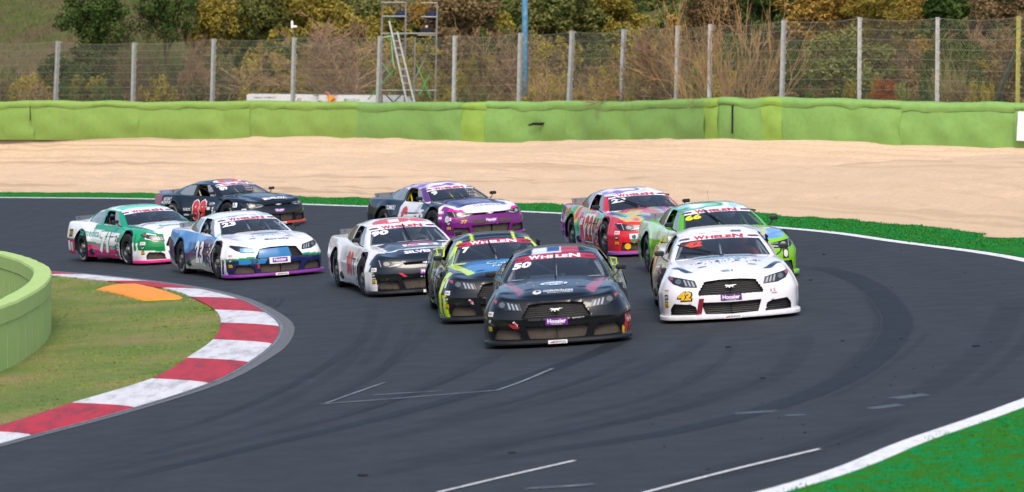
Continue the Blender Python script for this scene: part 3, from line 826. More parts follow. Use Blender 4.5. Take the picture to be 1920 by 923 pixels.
CAR = {}
def car_type(kind):
    if kind in CAR: return CAR[kind]
    T = {}
    # ---- lower body
    H = np.array(HALF)
    D = cr(H, step=.022); nu = len(D)
    tan = np.gradient(D[:, :2], axis=0); tan /= np.linalg.norm(tan, axis=1)[:, None]
    inw = np.stack([-tan[:, 1], tan[:, 0]], 1)          # candidate inward normal
    if (inw[nu // 2] @ np.array([0, -1])) < 0: inw = -inw
    NV, NTP = 30, 34
    v = np.linspace(0, 1, NV)
    front = np.clip((D[:, 0] - 1.9) / .3, 0, 1)
    G = np.zeros((nu, NV + NTP, 3))
    for j in range(NV):
        vv = v[j]
        g = max(0, (vv - .42) / .58) ** 2.0
        ins = D[:, 4] * g + .028 * (1 - front) * max(0, 1 - vv / .22) ** 2 + front * .035 * np.clip((.30 - vv) / .30, 0, 1) * .3
        z = D[:, 3] + (D[:, 2] - D[:, 3]) * vv
        # crease along the doors, flares round the wheels
        ins = ins - .012 * np.exp(-((vv - .52) / .06) ** 2) * (1 - front)
        for xw in (WB, -WB):
            rho = np.hypot(D[:, 0] - xw, z - RW - .01)
            ins = ins - .024 * np.exp(-((rho - .44) / .06) ** 2) * (D[:, 1] > .8)
        P = D[:, :2] + inw * ins[:, None]
        G[:, j, 0], G[:, j, 1], G[:, j, 2] = P[:, 0], P[:, 1], z
    S = G[:, NV - 1].copy()
    sx = np.clip(S[:, 0], *SPIN)
    for j in range(NTP):
        t = (j + 1) / NTP
        x = S[:, 0] * (1 - t) + sx * t; y = S[:, 1] * (1 - t)
        b = np.clip(t / .38, 0, 1); b = b * b * (3 - 2 * b)
        G[:, NV + j, 0], G[:, NV + j, 1] = x, y
        G[:, NV + j, 2] = (S[:, 2] + .02 * np.sin(min(1, t / .38) * math.pi) * (S[:, 0] < 1.9)) * (1 - b) + hood_z(x, y) * b
    G[0, :, 1] = 0; G[-1, :, 1] = 0
    G = smooth_grid(G, 5)
    V, F, fi, fj = mirror_grid(G)
    V0, F0 = V.copy(), F.copy()
    rowv = np.tile(np.tile(np.arange(NV + NTP), nu), 2)
    # wheel openings: snap the grid to the arch, then drop what lies inside
    belt = rowv < NV
    for xw in (WB, -WB):
        R = .402
        rho = np.hypot(V[:, 0] - xw, V[:, 2] - RW); s = belt & (np.abs(rho - R) < .0135) & (np.abs(V[:, 1]) > .7)
        k_ = (R / rho[s])[:, None]
        V[s] = np.stack([xw + (V[s, 0] - xw) * k_[:, 0], V[s, 1], RW + (V[s, 2] - RW) * k_[:, 0]], 1)
    cen = V[F].mean(1)
    drop = np.zeros(len(F), bool)
    for xw in (WB, -WB):
        drop |= (np.hypot(cen[:, 0] - xw, cen[:, 2] - RW) < .402) & (fj < NV - 1) & (np.abs(cen[:, 1]) > .7)
    # front openings
    cuts = []
    for nm, poly in FRONT_CUTS[kind].items():
        for sgn in ((1, -1) if nm == 'side_intake' else (1,)):
            P = [(a * sgn, b) for a, b in poly]; cuts.append((nm, P))
    for nm, P in cuts:
        Q = np.vstack([np.linspace(P[i], P[(i + 1) % len(P)], 60, endpoint=False) for i in range(len(P))])
        cand = np.where((V[:, 0] > 1.85) & belt)[0]
        d = np.hypot(V[cand, 1][:, None] - Q[None, :, 0], V[cand, 2][:, None] - Q[None, :, 1])
        mi = d.argmin(1); near = d[np.arange(len(cand)), mi] < .0125
        V[cand[near], 1] = Q[mi[near], 0]; V[cand[near], 2] = Q[mi[near], 1]
    cen = V[F].mean(1); T['cut'] = []
    for nm, P in cuts:
        ins = in_poly(cen[:, 1], cen[:, 2], P) & (cen[:, 0] > 1.85) & (fj < NV)
        if ins.any():
            rv = V.copy(); rv[:, 0] -= .055
            me, _ = sub_mesh(nm, rv, F[ins]); T['cut'].append((nm, me))
            # side walls of the opening
            E = {}
            for f in F[ins]:
                for a, b in zip(f, np.roll(f, -1)):
                    if a == b: continue
                    E[(min(a, b), max(a, b))] = E.get((min(a, b), max(a, b)), 0) + 1
            ed = [e for e, c in E.items() if c == 1]
            RV = []; RF = []
            for a, b in ed:
                o = len(RV); RV += [V[a] + (.004, 0, 0), V[b] + (.004, 0, 0), V[b] - (.056, 0, 0), V[a] - (.056, 0, 0)]; RF.append((o, o + 1, o + 2, o + 3))
            T['cut'].append((nm + '_rim', py_mesh(nm + '_rim', RV, RF)))
        drop |= ins
    # cockpit opening under the greenhouse
    cock = [(.93, -.62), (.93, .62), (.70, .71), (0, .745), (-1.0, .72), (-1.7, .62), (-1.95, .4), (-1.95, -.4), (-1.7, -.62), (-1.0, -.72), (0, -.745), (.70, -.71)]
    drop |= in_poly(cen[:, 0], cen[:, 1], cock) & (fj >= NV)
    Vb, Fb = V, F[~drop]
    used, inv = np.unique(Fb, return_inverse=True); Vb = Vb[used]; Fb = inv.reshape(Fb.shape)
    Vb, Fb = weld(Vb, Fb)
    T['body_V'], T['body_F'] = Vb, to_tris(Fb)
    # ---- greenhouse
    bf = cr([(1.00, 0, .828), (.975, .36, .822), (.865, .735, .80)], n=30); bs = cr([(.843, .765, .795), (.40, .80, .80), (-.3, .805, .81), (-1.0, .78, .835), (-1.75, .68, .865)], n=92); br = cr([(-1.78, .665, .87), (-1.98, .5, .90), (-2.08, .25, .905), (-2.1, 0, .91)], n=26)
    rf = cr([(.07, 0, 1.168), (.085, .3, 1.156), (.128, .54, 1.128)], n=30); rs = cr([(.122, .556, 1.12), (-.2, .588, 1.145), (-.6, .592, 1.15), (-.95, .578, 1.135), (-1.15, .53, 1.11)], n=92); rr = cr([(-1.165, .515, 1.112), (-1.2, .3, 1.145), (-1.21, 0, 1.15)], n=26)
    Bs = np.vstack([bf, bs, br]); Rl = np.vstack([rf, rs, rr]); seg = np.array([0] * 30 + [1] * 92 + [2] * 26); sp = np.concatenate([np.linspace(0, 1, 30), np.linspace(0, 1, 92), np.linspace(0, 1, 26)])
    NR, NT2 = 29, 22; nu2 = len(Bs)
    K = np.zeros((nu2, NR + NT2, 3))
    for j in range(NR):
        t = j / (NR - 1); K[:, j] = Bs * (1 - t) + Rl * t
        bul = math.sin(math.pi * t)
        K[:, j, 2] += np.where(seg == 0, .022, np.where(seg == 2, .03, .004)) * bul; K[:, j, 1] += np.where(seg == 1, .022, 0) * bul
    S = K[:, NR - 1].copy(); sx = np.clip(S[:, 0], -.9, -.2)
    for j in range(NT2):
        t = (j + 1) / NT2; x = S[:, 0] * (1 - t) + sx * t; y = S[:, 1] * (1 - t)
        hz = np.interp(x, [-1.22, -.9, -.45, -.1, .08], [1.155, 1.205, 1.228, 1.213, 1.168]) - .03 * (y / .55) ** 2
        b = min(1, t / .4); b = b * b * (3 - 2 * b)
        K[:, NR + j, 0], K[:, NR + j, 1] = x, y; K[:, NR + j, 2] = S[:, 2] * (1 - b) + hz * b
    K[0, :, 1] = 0; K[-1, :, 1] = 0
    K = smooth_grid(K, 5)
    V, F, fi, fj = mirror_grid(K); F = F[:, ::-1]
    T['bvh'] = BVHTree.FromPolygons([tuple(p) for p in np.vstack([V0, V])], [tuple(int(q) for q in dict.fromkeys(f)) for f in np.vstack([F0, F + len(V0)]) if len(set(f)) > 2])
    sg, s_ = seg[fi], sp[fi]; vv = fj / (NR - 1)
    wsg = (sg == 0) & (s_ < .94) & (vv > .02) & (vv < .66)
    ban = (sg == 0) & (s_ < .955) & (vv >= .66) & (vv < .865)
    door = (sg == 1) & (s_ > .055) & (s_ < .455) & (vv > .05) & (vv < .90)
    door &= ~((vv > .78) & (s_ < .085)) & ~((vv > .84) & (s_ > .43))
    dfix = (sg == 1) & door & (s_ < .17)
    quar = (sg == 1) & (s_ > .515) & (s_ < .86) & (vv > .10) & (vv < .86)
    quar &= ~((vv > .70) & (s_ > .82)) & ~((vv < .2) & (s_ > .82)) & ~((vv > .80) & (s_ < .54)) & ~((vv < .14) & (s_ < .54))
    rear = (sg == 2) & (s_ > .10) & (vv > .06) & (vv < .93)
    right = np.arange(len(F)) >= len(F) // 2
    keep = ~(wsg | ban | door | quar | rear)
    T['canopy_V'], Fc = weld(V, F[keep]); u, inv = np.unique(Fc, return_inverse=True); T['canopy_V'] = T['canopy_V'][u]; T['canopy_F'] = to_tris(inv.reshape(Fc.shape))
    T['windshield'] = sub_mesh('windshield', *weld(V, F[wsg]))[0]
    T['banner'] = sub_mesh('windshield_banner', *weld(V, F[ban]))[0]
    T['rear'] = sub_mesh('rear_window', *weld(V, F[rear]))[0]
    T['quarter'] = [sub_mesh('quarter_window', *weld(V, F[quar & (right == r)]))[0] for r in (False, True)]
    T['vent'] = [sub_mesh('door_vent_window', *weld(V, F[dfix & (right == r)]))[0] for r in (False, True)]
    T['outline'] = D
    T['draped'] = {}
    CAR[kind] = T
    return T

# ---- draping flat artwork on the bodywork
WO_ = np.array([1.0, 0, .828]); WV_ = np.array([.07 - 1.0, 0, 1.168 - .828]); WL = np.linalg.norm(WV_); WV_ = WV_ / WL
WN_ = np.array([-WV_[2] * -1, 0, -WV_[0]]); WN_ = np.array([WV_[2], 0, -WV_[0]])
PROJ = {'R': ((0, -3, 0), (1, 0, 0), (0, 0, 1), (0, 1, 0)), 'L': ((0, 3, 0), (-1, 0, 0), (0, 0, 1), (0, -1, 0)),
        'F': ((6, 0, 0), (0, 1, 0), (0, 0, 1), (-1, 0, 0)), 'H': ((0, 0, 4), (0, 1, 0), (-1, 0, 0), (0, 0, -1)),
        'W': (tuple(WO_ + WN_ * 2), (0, 1, 0), tuple(WV_), tuple(-WN_)),
        'C': ((2.1 + 2.1, -.85 - 2.1, 0), (.7071, .7071, 0), (0, 0, 1), (-.7071, .7071, 0))}
def split_tris(V, F, maxe, limit=4):
    for _ in range(limit):
        E = np.max([np.linalg.norm(V[F[:, i]] - V[F[:, (i + 1) % 3]], axis=1) for i in range(3)], 0)
        if E.max() < maxe or len(F) > 6000: break
        n = len(V); A, B, Cc = V[F[:, 0]], V[F[:, 1]], V[F[:, 2]]; m = len(F)
        V = np.vstack([V, (A + B) / 2, (B + Cc) / 2, (Cc + A) / 2])
        ab, bc, ca = np.arange(n, n + m), np.arange(n + m, n + 2 * m), np.arange(n + 2 * m, n + 3 * m)
        F = np.vstack([np.stack([F[:, 0], ab, ca], 1), np.stack([ab, F[:, 1], bc], 1), np.stack([ca, bc, F[:, 2]], 1), np.stack([ab, bc, ca], 1)])
        V, inv = np.unique(np.round(V, 6), axis=0, return_inverse=True); F = inv.ravel()[F]
    return V, F
def drape(T, key, place, V2, F, off, name):
    """project a flat triangle mesh (a, b) on the car and lift it by off"""
    kk = (key, place, off)
    if kk in T['draped']: return T['draped'][kk]
    o, U, Vv, d = [np.array(q, float) for q in PROJ[place]]; dv = Vector(d); out = []
    for a, b in V2:
        p = Vector(o + U * a + Vv * b)
        h, n, _, _ = T['bvh'].ray_cast(p, dv)
        if h is None:
            h, n, _, _ = T['bvh'].find_nearest(p + dv * 2.1)
        if n.dot(dv) > 0: n = -n
        out.append(h + n * off)
    n0 = (Vector(out[F[0][1]]) - out[F[0][0]]).cross(Vector(out[F[0][2]]) - out[F[0][0]])
    Fx = F[:, ::-1] if n0.dot(dv) > 0 else F
    me = np_mesh(name, [tuple(p) for p in out], Fx, True)
    T['draped'][kk] = me
    return me
def poly_tris(poly, maxe=.05):
    P = [Vector((a, b, 0)) for a, b in poly]
    F = np.array(tessellate_polygon([P])); V = np.array([(a, b) for a, b in poly], float)
    return split_tris(V, F, maxe)

_TX = {}
def text_tris(s, bold=.0, shear=0., wide=1., space=1.):
    """filled lettering as flat triangles, cap height 1, centred"""
    kk = (s, bold, shear, wide, space)
    if kk in _TX: return _TX[kk]
    cu = bpy.data.curves.new('lettering', 'FONT'); cu.body = s; cu.size = 1.0; cu.offset = bold; cu.shear = shear; cu.resolution_u = 2; cu.space_character = space
    cu.align_x = 'LEFT'; cu.dimensions = '2D'; cu.fill_mode = 'BOTH'
    ob = bpy.data.objects.new('lettering', cu); COL.objects.link(ob)
    dg = bpy.context.evaluated_depsgraph_get(); me = bpy.data.meshes.new_from_object(ob.evaluated_get(dg))
    me.calc_loop_triangles()
    V = np.empty(len(me.vertices) * 3, np.float32); me.vertices.foreach_get('co', V); V = V.reshape(-1, 3)[:, :2].astype(float)
    F = np.empty(len(me.loop_triangles) * 3, np.int32); me.loop_triangles.foreach_get('vertices', F); F = F.reshape(-1, 3)
    bpy.data.objects.remove(ob); bpy.data.curves.remove(cu); bpy.data.meshes.remove(me)
    V[:, 0] *= wide
    V[:, 0] -= (V[:, 0].min() + V[:, 0].max()) / 2
    lo, hi = V[:, 1].min(), V[:, 1].max(); V = V / (hi - lo); V[:, 1] -= (lo + hi) / 2 / (hi - lo)
    _TX[kk] = (V, F)
    return _TX[kk]

def plate_mat(h): return mat('vinyl_' + h.strip('#'), h, .35, coat=.3)

class Car:
    def __init__(s, T, root): s.T, s.root = T, root
    def text(s, txt, place, a, b, h, col, bold=.03, shear=0., wide=1., off=.004, name='lettering', maxw=None, rot=0., parent=None, space=1.):
        V, F = text_tris(txt, bold, shear, wide, space); V = V * h
        if maxw: V = V * np.array([maxw / (V[:, 0].max() - V[:, 0].min()), 1])
        if rot: c_, s_ = math.cos(rot), math.sin(rot); V = V @ np.array([[c_, s_], [-s_, c_]])
        V = V + np.array([a if place != 'L' else -a, b if place != 'H' else -b])
        V, F = split_tris(V, F, max(.07, h * .5), 2)
        key = (txt, a, b, h, bold, shear, wide, maxw, rot)
        return link(name, drape(s.T, key, place, V, F, off, name), plate_mat(col), parent or s.root)
    def poly(s, pts, place, m, off=.003, name='decal', maxe=.05, parent=None):
        P = [(a if place != 'L' else -a, b if place != 'H' else -b) for a, b in pts]
        V, F = poly_tris(P, maxe)
        return link(name, drape(s.T, tuple(P), place, V, F, off, name), plate_mat(m) if isinstance(m, str) else m, parent or s.root)
    def rect(s, place, a, b, w, h, m, off=.003, name='sticker', rot=0., parent=None):
        c_, s_ = math.cos(rot), math.sin(rot)
        pts = [(a + c_ * x - s_ * y, b + s_ * x + c_ * y) for x, y in ((-w / 2, -h / 2), (w / 2, -h / 2), (w / 2, h / 2), (-w / 2, h / 2))]
        return s.poly(pts, place, m, off, name, parent=parent)
    def line(s, pts, place, w, m, off=.0045, name='panel_gap'):
        P = np.array(pts, float); P = cr(P, step=.06) if len(P) > 2 else np.linspace(P[0], P[1], max(2, int(np.linalg.norm(P[1] - P[0]) / .06) + 1))
        A, B = offset_curve(P, w / 2), offset_curve(P, -w / 2)
        V = np.empty((2 * len(P), 2)); V[0::2] = A; V[1::2] = B
        if place == 'L': V[:, 0] *= -1
        if place == 'H': V[:, 1] *= -1
        F = np.array([(2 * i, 2 * i + 1, 2 * i + 3) for i in range(len(P) - 1)] + [(2 * i, 2 * i + 3, 2 * i + 2) for i in range(len(P) - 1)])
        return link(name, drape(s.T, ('line', tuple(map(tuple, np.asarray(pts, float))), w), place, V, F, off, name), plate_mat(m) if isinstance(m, str) else m, s.root)

# ---- shared materials
k = NT('car_paint'); at_ = k.n('Attribute', _attribute_name='Col')
tc = k.n('TexCoord').outputs['Object']; dn = k.noise(tc, 3.0, 6, .7)
gz = k.n('SeparateXYZ'); k.l(tc, gz.inputs[0])
low = k.math('MULTIPLY', k.math('SUBTRACT', .62, gz.outputs[2]), 1.4)
dirt = k.math('MULTIPLY', k.math('MAXIMUM', low, .06), dn); dirt = k.math('MULTIPLY', dirt, .10)
k.l(k.mix(dirt, at_.outputs['Color'], (.085, .075, .065)), k.b.inputs['Base Color'])
k.l(k.ramp(dn, [(.3, (.14,) * 3), (.7, (.26,) * 3)]), k.b.inputs['Roughness']); k.b.inputs['Specular IOR Level'].default_value = .16
k.b.inputs['Coat Weight'].default_value = .6; k.b.inputs['Coat Roughness'].default_value = .03
M_PAINT = k.m
def glass_mat(name, tint, rough=.02, gloss=1.0, haze=0., hcol=(.55, .60, .64)):
    k = NT(name); tr = k.n('BsdfTransparent', Color=(*tint, 1)); gl = k.n('BsdfGlossy', Roughness=rough)
    fr = k.n('Fresnel', IOR=1.52); mx = k.n('MixShader')
    k.l(k.math('MULTIPLY', fr.outputs[0], gloss), mx.inputs[0])
    src = tr.outputs[0]
    if haze:
        df = k.n('BsdfDiffuse', Color=(*hcol, 1)); m0 = k.n('MixShader', Fac=haze); k.l(src, m0.inputs[1]); k.l(df.outputs[0], m0.inputs[2]); src = m0.outputs[0]
    k.l(src, mx.inputs[1]); k.l(gl.outputs[0], mx.inputs[2]); k.l(mx.outputs[0], k.out.inputs[0])
    return k.m
M_GLASS = glass_mat('windscreen_glass', (.84, .88, .91), .015, 1.7, .02)
M_QGLASS = glass_mat('clear_polycarbonate', (.62, .66, .68), .08, 1.5, .42)
M_SPOIL = glass_mat('spoiler_polycarbonate', (.60, .62, .64), .1, .8, .35, (.16, .18, .20))
M_LENS = mat('headlight_lens', '#1b1f25', .28, coat=.25)
M_HRIM = mat('headlight_bezel', '#55585d', .35, .3)
M_CHROME = mat('bright_reflector', '#c9ccd0', .2, .6)
M_TYRE = mat('tyre_rubber', '#131315', .75, vary=.3, vscale=20)
M_RIM = mat('dark_rim', '#3b3d41', .42, .7, vary=.2, vscale=12)
M_HUB = mat('hub_metal', '#8d8a80', .4, .8)
M_UNDER = mat('black_underbody', '#0a0a0b', .8)
M_BTRIM = mat('satin_black_trim', '#121315', .45)
M_INT = mat('grey_interior', '#b4b8bd', .7, vary=.2)
M_NET = mat('black_webbing', '#17181a', .9)
k = NT('dusty_radiator_mesh'); tc = k.n('TexCoord').outputs['Object']
n1 = k.noise(tc, 9, 5, .7); vo = k.n('TexVoronoi', Scale=70.); k.l(tc, vo.inputs['Vector'])
k.l(k.mix(.5, k.ramp(n1, [(.3, (.030, .024, .019)), (.7, (.085, .068, .052))]), k.ramp(vo.outputs['Distance'], [(.1, (.012, .011, .010)), (.5, (.10, .08, .063))])), k.b.inputs['Base Color']); k.b.inputs['Roughness'].default_value = .9
M_DUSTY = k.m
k = NT('black_grille_mesh'); tc = k.n('TexCoord').outputs['Object']
wv = k.n('TexWave', Scale=11., Distortion=2.5); wv.bands_direction = 'Z'; k.l(tc, wv.inputs['Vector'])
k.l(k.ramp(wv.outputs['Fac'], [(.3, (.004, .004, .005)), (.7, (.018, .017, .016))]), k.b.inputs['Base Color']); k.b.inputs['Roughness'].default_value = .5
k.bump(wv.outputs['Fac'], .6, .02)
M_GRILLE = k.m

# ---- wheel, shared by all cars
def wheel_meshes():
    R, w = RW, .145
    prof = [(.20, -w), (.225, -w - .004), (.30, -w - .006), (.325, -w + .012), (R, -w + .04), (R, w - .04), (.325, w - .012), (.30, w + .006), (.225, w + .004), (.20, w)]
    ty = MB().lathe(prof, 44).mesh('tyre', True)
    rim = MB().lathe([(.205, w - .002), (.212, w + .006), (.198, w + .008), (.188, w - .02), (.18, w - .07), (.11, w - .075), (.085, w - .045), (.075, w - .04), (.0, w - .035)], 36)
    rim.lathe([(.20, -w), (.19, -w + .02), (.18, .0), (.18, w - .07)], 36)
    rm = rim.mesh('rim', True)
    sp = []
    for i in range(10):                              # slots between the spokes
        a = 2 * math.pi * i / 10; m_ = MB(); c = []
        for da, r in ((-.14, .118), (.14, .118), (.19, .172), (-.19, .172)): c.append((r * math.cos(a + da), w - .068, r * math.sin(a + da)))
        sp.append(py_mesh('slot', c, [(0, 1, 2, 3)]))
    hub = MB().lathe([(.075, w - .038), (.06, w + .0), (.03, w + .015), (.0, w + .015)], 16)
    for i in range(5):
        a = 2 * math.pi * i / 5; hub.lathe([(.012, w - .04), (.012, w - .015), (0, w - .015)], 6, c=(.095 * math.cos(a), 0, .095 * math.sin(a)))
    V, F = text_tris('HOOSIER', .02, 0, 1.15); P = []
    for x, y in V:
        a = math.pi / 2 - x * .062 / .262; r = .262 + y * .05; P.append((r * math.cos(a), w + .0085, r * math.sin(a)))
    tx = np_mesh('tyre_lettering', P, F, False)
    return ty, rm, sp, hub.mesh('hub', True), tx
WHEEL = wheel_meshes()
M_TYTX = mat('white_tyre_lettering', '#b9bab6', .8, vary=.3, vscale=30)
M_SLOT = mat('black_slot', '#050506', .9)

def livery(V, N, layers, canopy):
    col = np.zeros((len(V), 3))
    x, y, z = V.T
    fr = (N[:, 0] > .22) & (x > 1.55) & (np.abs(N[:, 2]) < .8); sd = np.abs(N[:, 1]) > .35; tp = N[:, 2] > .45
    for where, poly, c in layers:
        if where == 'all': m = np.ones(len(V), bool)
        elif where == 'body': m = np.full(len(V), not canopy)
        elif where == 'canopy': m = np.full(len(V), canopy)
        elif where == 'roof': m = tp & (canopy & (z > 1.09))
        elif where == 'pillar': m = np.full(len(V), canopy) & (np.abs(y) > .495) & ~(tp & (z > 1.145))
        elif where == 'front': m = fr & (not canopy)
        elif where == 'side': m = sd & ~fr | (sd & (np.abs(N[:, 1]) > .75))
        elif where == 'right': m = (sd & ~fr | (sd & (np.abs(N[:, 1]) > .75))) & (y < 0)
        elif where == 'left': m = (sd & ~fr | (sd & (np.abs(N[:, 1]) > .75))) & (y > 0)
        elif where == 'top': m = tp & ~fr & ~np.full(len(V), canopy)
        elif where == 'hood': m = (tp | fr) & (x > .6) & (not canopy) & (N[:, 2] > .2)
        else: raise ValueError(where)
        if poly is not None:
            xr = x if where != 'roof' else -.85 + (x + .22) / .39 * .9          # roof art sits on the front half of the roof
            if callable(poly): m = m & poly(xr, y, z)
            elif where in ('side', 'right', 'left', 'pillar'): m = m & in_poly(x, z, poly)
            elif where == 'front': m = m & in_poly(y, z, poly)
            else: m = m & in_poly(xr, y, poly)
        if callable(c): col[m] = c(x, y, z)[m]
        else: col[m] = C(c)
    return col

def painted(name, V, F, layers, canopy, root):
    me = np_mesh(name, V, F)
    N = np.empty(len(V) * 3, np.float32); me.vertices.foreach_get('normal', N); N = N.reshape(-1, 3)
    c = livery(V, N, layers, canopy)
    at = me.color_attributes.new('Col', 'FLOAT_COLOR', 'POINT')
    at.data.foreach_set('color', np.column_stack([c, np.ones(len(c))]).astype(np.float32).ravel())
    return link(name, me, M_PAINT, root)

def skin_mesh(name, joints, edges, radii, root=0, sub=2):
    me = bpy.data.meshes.new(name); me.from_pydata([tuple(j) for j in joints], edges, [])
    ob = bpy.data.objects.new(name, me); COL.objects.link(ob)
    mo = ob.modifiers.new('skin', 'SKIN'); mo.use_smooth_shade = True
    for i, r in enumerate(radii):
        me.skin_vertices[0].data[i].radius = r if isinstance(r, tuple) else (r, r)
        me.skin_vertices[0].data[i].use_root = i == root
    sb = ob.modifiers.new('sub', 'SUBSURF'); sb.levels = sub; sb.render_levels = sub
    dg = bpy.context.evaluated_depsgraph_get(); out = bpy.data.meshes.new_from_object(ob.evaluated_get(dg))
    bpy.data.objects.remove(ob); bpy.data.meshes.remove(me); out.name = name
    out.materials.clear()
    return out

# driver seated behind the wheel: one continuous body, helmet as a part
def driver_meshes():
    J = [(-.52, .36, .36), (-.50, .36, .52), (-.49, .36, .70), (-.47, .36, .84), (-.46, .36, .90), (-.45, .36, .97),
         (-.47, .17, .80), (-.30, .12, .64), (-.05, .24, .70), (-.47, .55, .80), (-.30, .60, .64), (-.05, .48, .70),
         (-.45, .27, .34), (.02, .26, .42), (.40, .27, .26), (.48, .27, .30), (-.45, .45, .34), (.02, .46, .42), (.40, .45, .26), (.48, .45, .30),
         (.0, .25, .73), (.01, .47, .73)]
    E = [(0, 1), (1, 2), (2, 3), (3, 4), (4, 5), (3, 6), (6, 7), (7, 8), (8, 20), (3, 9), (9, 10), (10, 11), (11, 21), (0, 12), (12, 13), (13, 14), (14, 15), (0, 16), (16, 17), (17, 18), (18, 19)]
    R = [(.16, .12), (.15, .11), (.17, .12), (.14, .10), .06, .08, .07, .055, .04, .07, .055, .04, .085, .065, .045, .04, .085, .065, .045, .04, .035, .035]
    body = skin_mesh('driver_suit', J, E, R)
    hel = MB().sphere((-.455, .36, 1.03), .135, 20, (1.08, .95, 1.0)).mesh('helmet', True)
    vis = MB(); n = 12; Vv = []
    for r in range(4):
        for i in range(n + 1):
            a = -1.1 + 2.2 * i / n; e = -.12 + .36 * r / 3
            Vv.append((-.455 + .139 * 1.08 * math.cos(a) * math.cos(e), .36 + .139 * .95 * math.sin(a) * math.cos(e), 1.03 + .139 * math.sin(e)))
    vis.add(Vv, [(r * (n + 1) + i, r * (n + 1) + i + 1, (r + 1) * (n + 1) + i + 1, (r + 1) * (n + 1) + i) for r in range(3) for i in range(n)])
    return body, hel, vis.mesh('visor', True)
DRIVER = driver_meshes()
M_VIS = mat('dark_visor', '#0d1014', .08, coat=1.)

# shared small parts
def shared_parts():
    S = {}
    S['mirror'] = []
    for sgn in (1, -1):
        m_ = MB().box((.60, sgn * .915 - .072, .885), (.70, sgn * .915 + .072, .955), .018); st = MB().tube([(.66, sgn * .89, .895), (.70, sgn * .86, .84), (.72, sgn * .80, .80)], .011, 6)
        S['mirror'].append((m_.mesh('mirror'), st.mesh('mirror_stalk')))
    cage = []
    def bar_(p, r=.021): cage.append(MB().tube(p, r, 8).mesh('cage_bar', True))
    for sgn in (1, -1):
        bar_([(.78, sgn * .68, .55), (.70, sgn * .67, .82), (.12, sgn * .50, 1.08), (-.05, sgn * .50, 1.10), (-.62, sgn * .51, 1.10)])
        bar_([(-.62, sgn * .51, 1.10), (-.66, sgn * .62, .85), (-.66, sgn * .66, .30)])
        bar_([(-.62, sgn * .50, 1.09), (-1.3, sgn * .46, .80), (-1.8, sgn * .42, .6)])
        bar_([(.72, sgn * .70, .68), (.0, sgn * .74, .62), (-.66, sgn * .67, .68)])
        bar_([(.45, sgn * .70, .30), (-.2, sgn * .70, .68), (-.64, sgn * .55, 1.05)])
    bar_([(-.62, -.51, 1.10), (-.60, 0, 1.125), (-.62, .51, 1.10)]); bar_([(.10, -.50, 1.08), (.08, 0, 1.105), (.10, .50, 1.08)])
    bar_([(-.63, -.50, 1.08), (-.66, .55, .45)]); bar_([(-.66, -.66, .66), (-.66, .66, .66)]); bar_([(.70, -.66, .76), (.72, .66, .76)])
    bar_([(.02, .0, 1.10), (.62, .0, .80)], .015)
    S['cage'] = cage
    tub = MB().box((-2.3, -.60, .12), (2.05, .60, .16)).box((1.0, -.58, .16), (2.0, .58, .50)).box((-2.2, -.55, .16), (-1.9, .55, .7))
    S['floor'] = MB().box((-2.35, -.62, .115), (2.10, .62, .17)).mesh('underbody')
    S['firewall'] = MB().box((.98, -.62, .17), (1.02, .62, .79)).mesh('firewall')
    S['engine_box'] = MB().box((1.03, -.55, .17), (2.15, .55, .56), .02).mesh('engine_bay')
    S['fuel_box'] = MB().box((-2.30, -.58, .17), (-1.55, .58, .70), .02).mesh('rear_deck_box')
    S['sill'] = [MB().box((-.93, s_ * .90 - .02, .125), (.93, s_ * .90 + .02, .60)).mesh('door_inner') for s_ in (1, -1)]
    S['dash'] = MB().prism([(.95, .80), (.60, .82), (.52, .78), (.55, .60), (.95, .60)], 1, -.66, .66).mesh('dashboard')
    seat = MB().prism([(-.70, .20), (-.30, .20), (-.10, .30), (-.12, .36), (-.42, .32), (-.56, .95), (-.66, 1.04), (-.74, 1.02)], 1, .14, .58)
    S['seat'] = seat.mesh('seat')
    S['seat_wing'] = [MB().prism([(-.70, .82), (-.52, .82), (-.42, .95), (-.45, 1.05), (-.68, 1.05)], 1, y0, y0 + .03).mesh('head_restraint') for y0 in (.175, .515)]
    S['steer'] = MB().tube([(-.02 + .05 * math.sin(a), .36 + .15 * math.cos(a), .70 + .14 * math.sin(a)) for a in np.linspace(0, 2 * math.pi, 18)], .015, 6).mesh('steering_wheel', True)
    S['net'] = []
    for sgn in (1, -1):
        n_ = MB()
        for i in range(6):
            x = .0 - .09 * i; n_.box((x - .012, sgn * .735 - .004, .84), (x + .012, sgn * .735 + .004, 1.05))
        for i in range(4):
            z_ = .86 + .06 * i; n_.box((-.50, sgn * .742 - .004, z_ - .01), (.05, sgn * .742 + .004, z_ + .01))
        S['net'].append(n_.mesh('window_net'))
    wells = []
    for xw in (WB, -WB):
        for sgn in (1, -1):
            V = []; n_ = 16
            for yy in (.60, .925):
                for i in range(n_ + 1):
                    a = -.25 + (math.pi + .5) * i / n_; V.append((xw + .415 * math.cos(a), sgn * yy, RW + .415 * math.sin(a)))
            Fw = [(i, i + 1, n_ + 2 + i, n_ + 1 + i) for i in range(n_)] + [tuple(range(n_ + 1))]
            wells.append(py_mesh('wheel_well', V, Fw))
    S['wells'] = wells
    S['exhaust'] = MB().tube([(-.62, -.80, .24), (-.70, -.955, .235)], .045, 12, cap=False).mesh('exhaust_pipe', True)
    return S
SHARED = shared_parts()

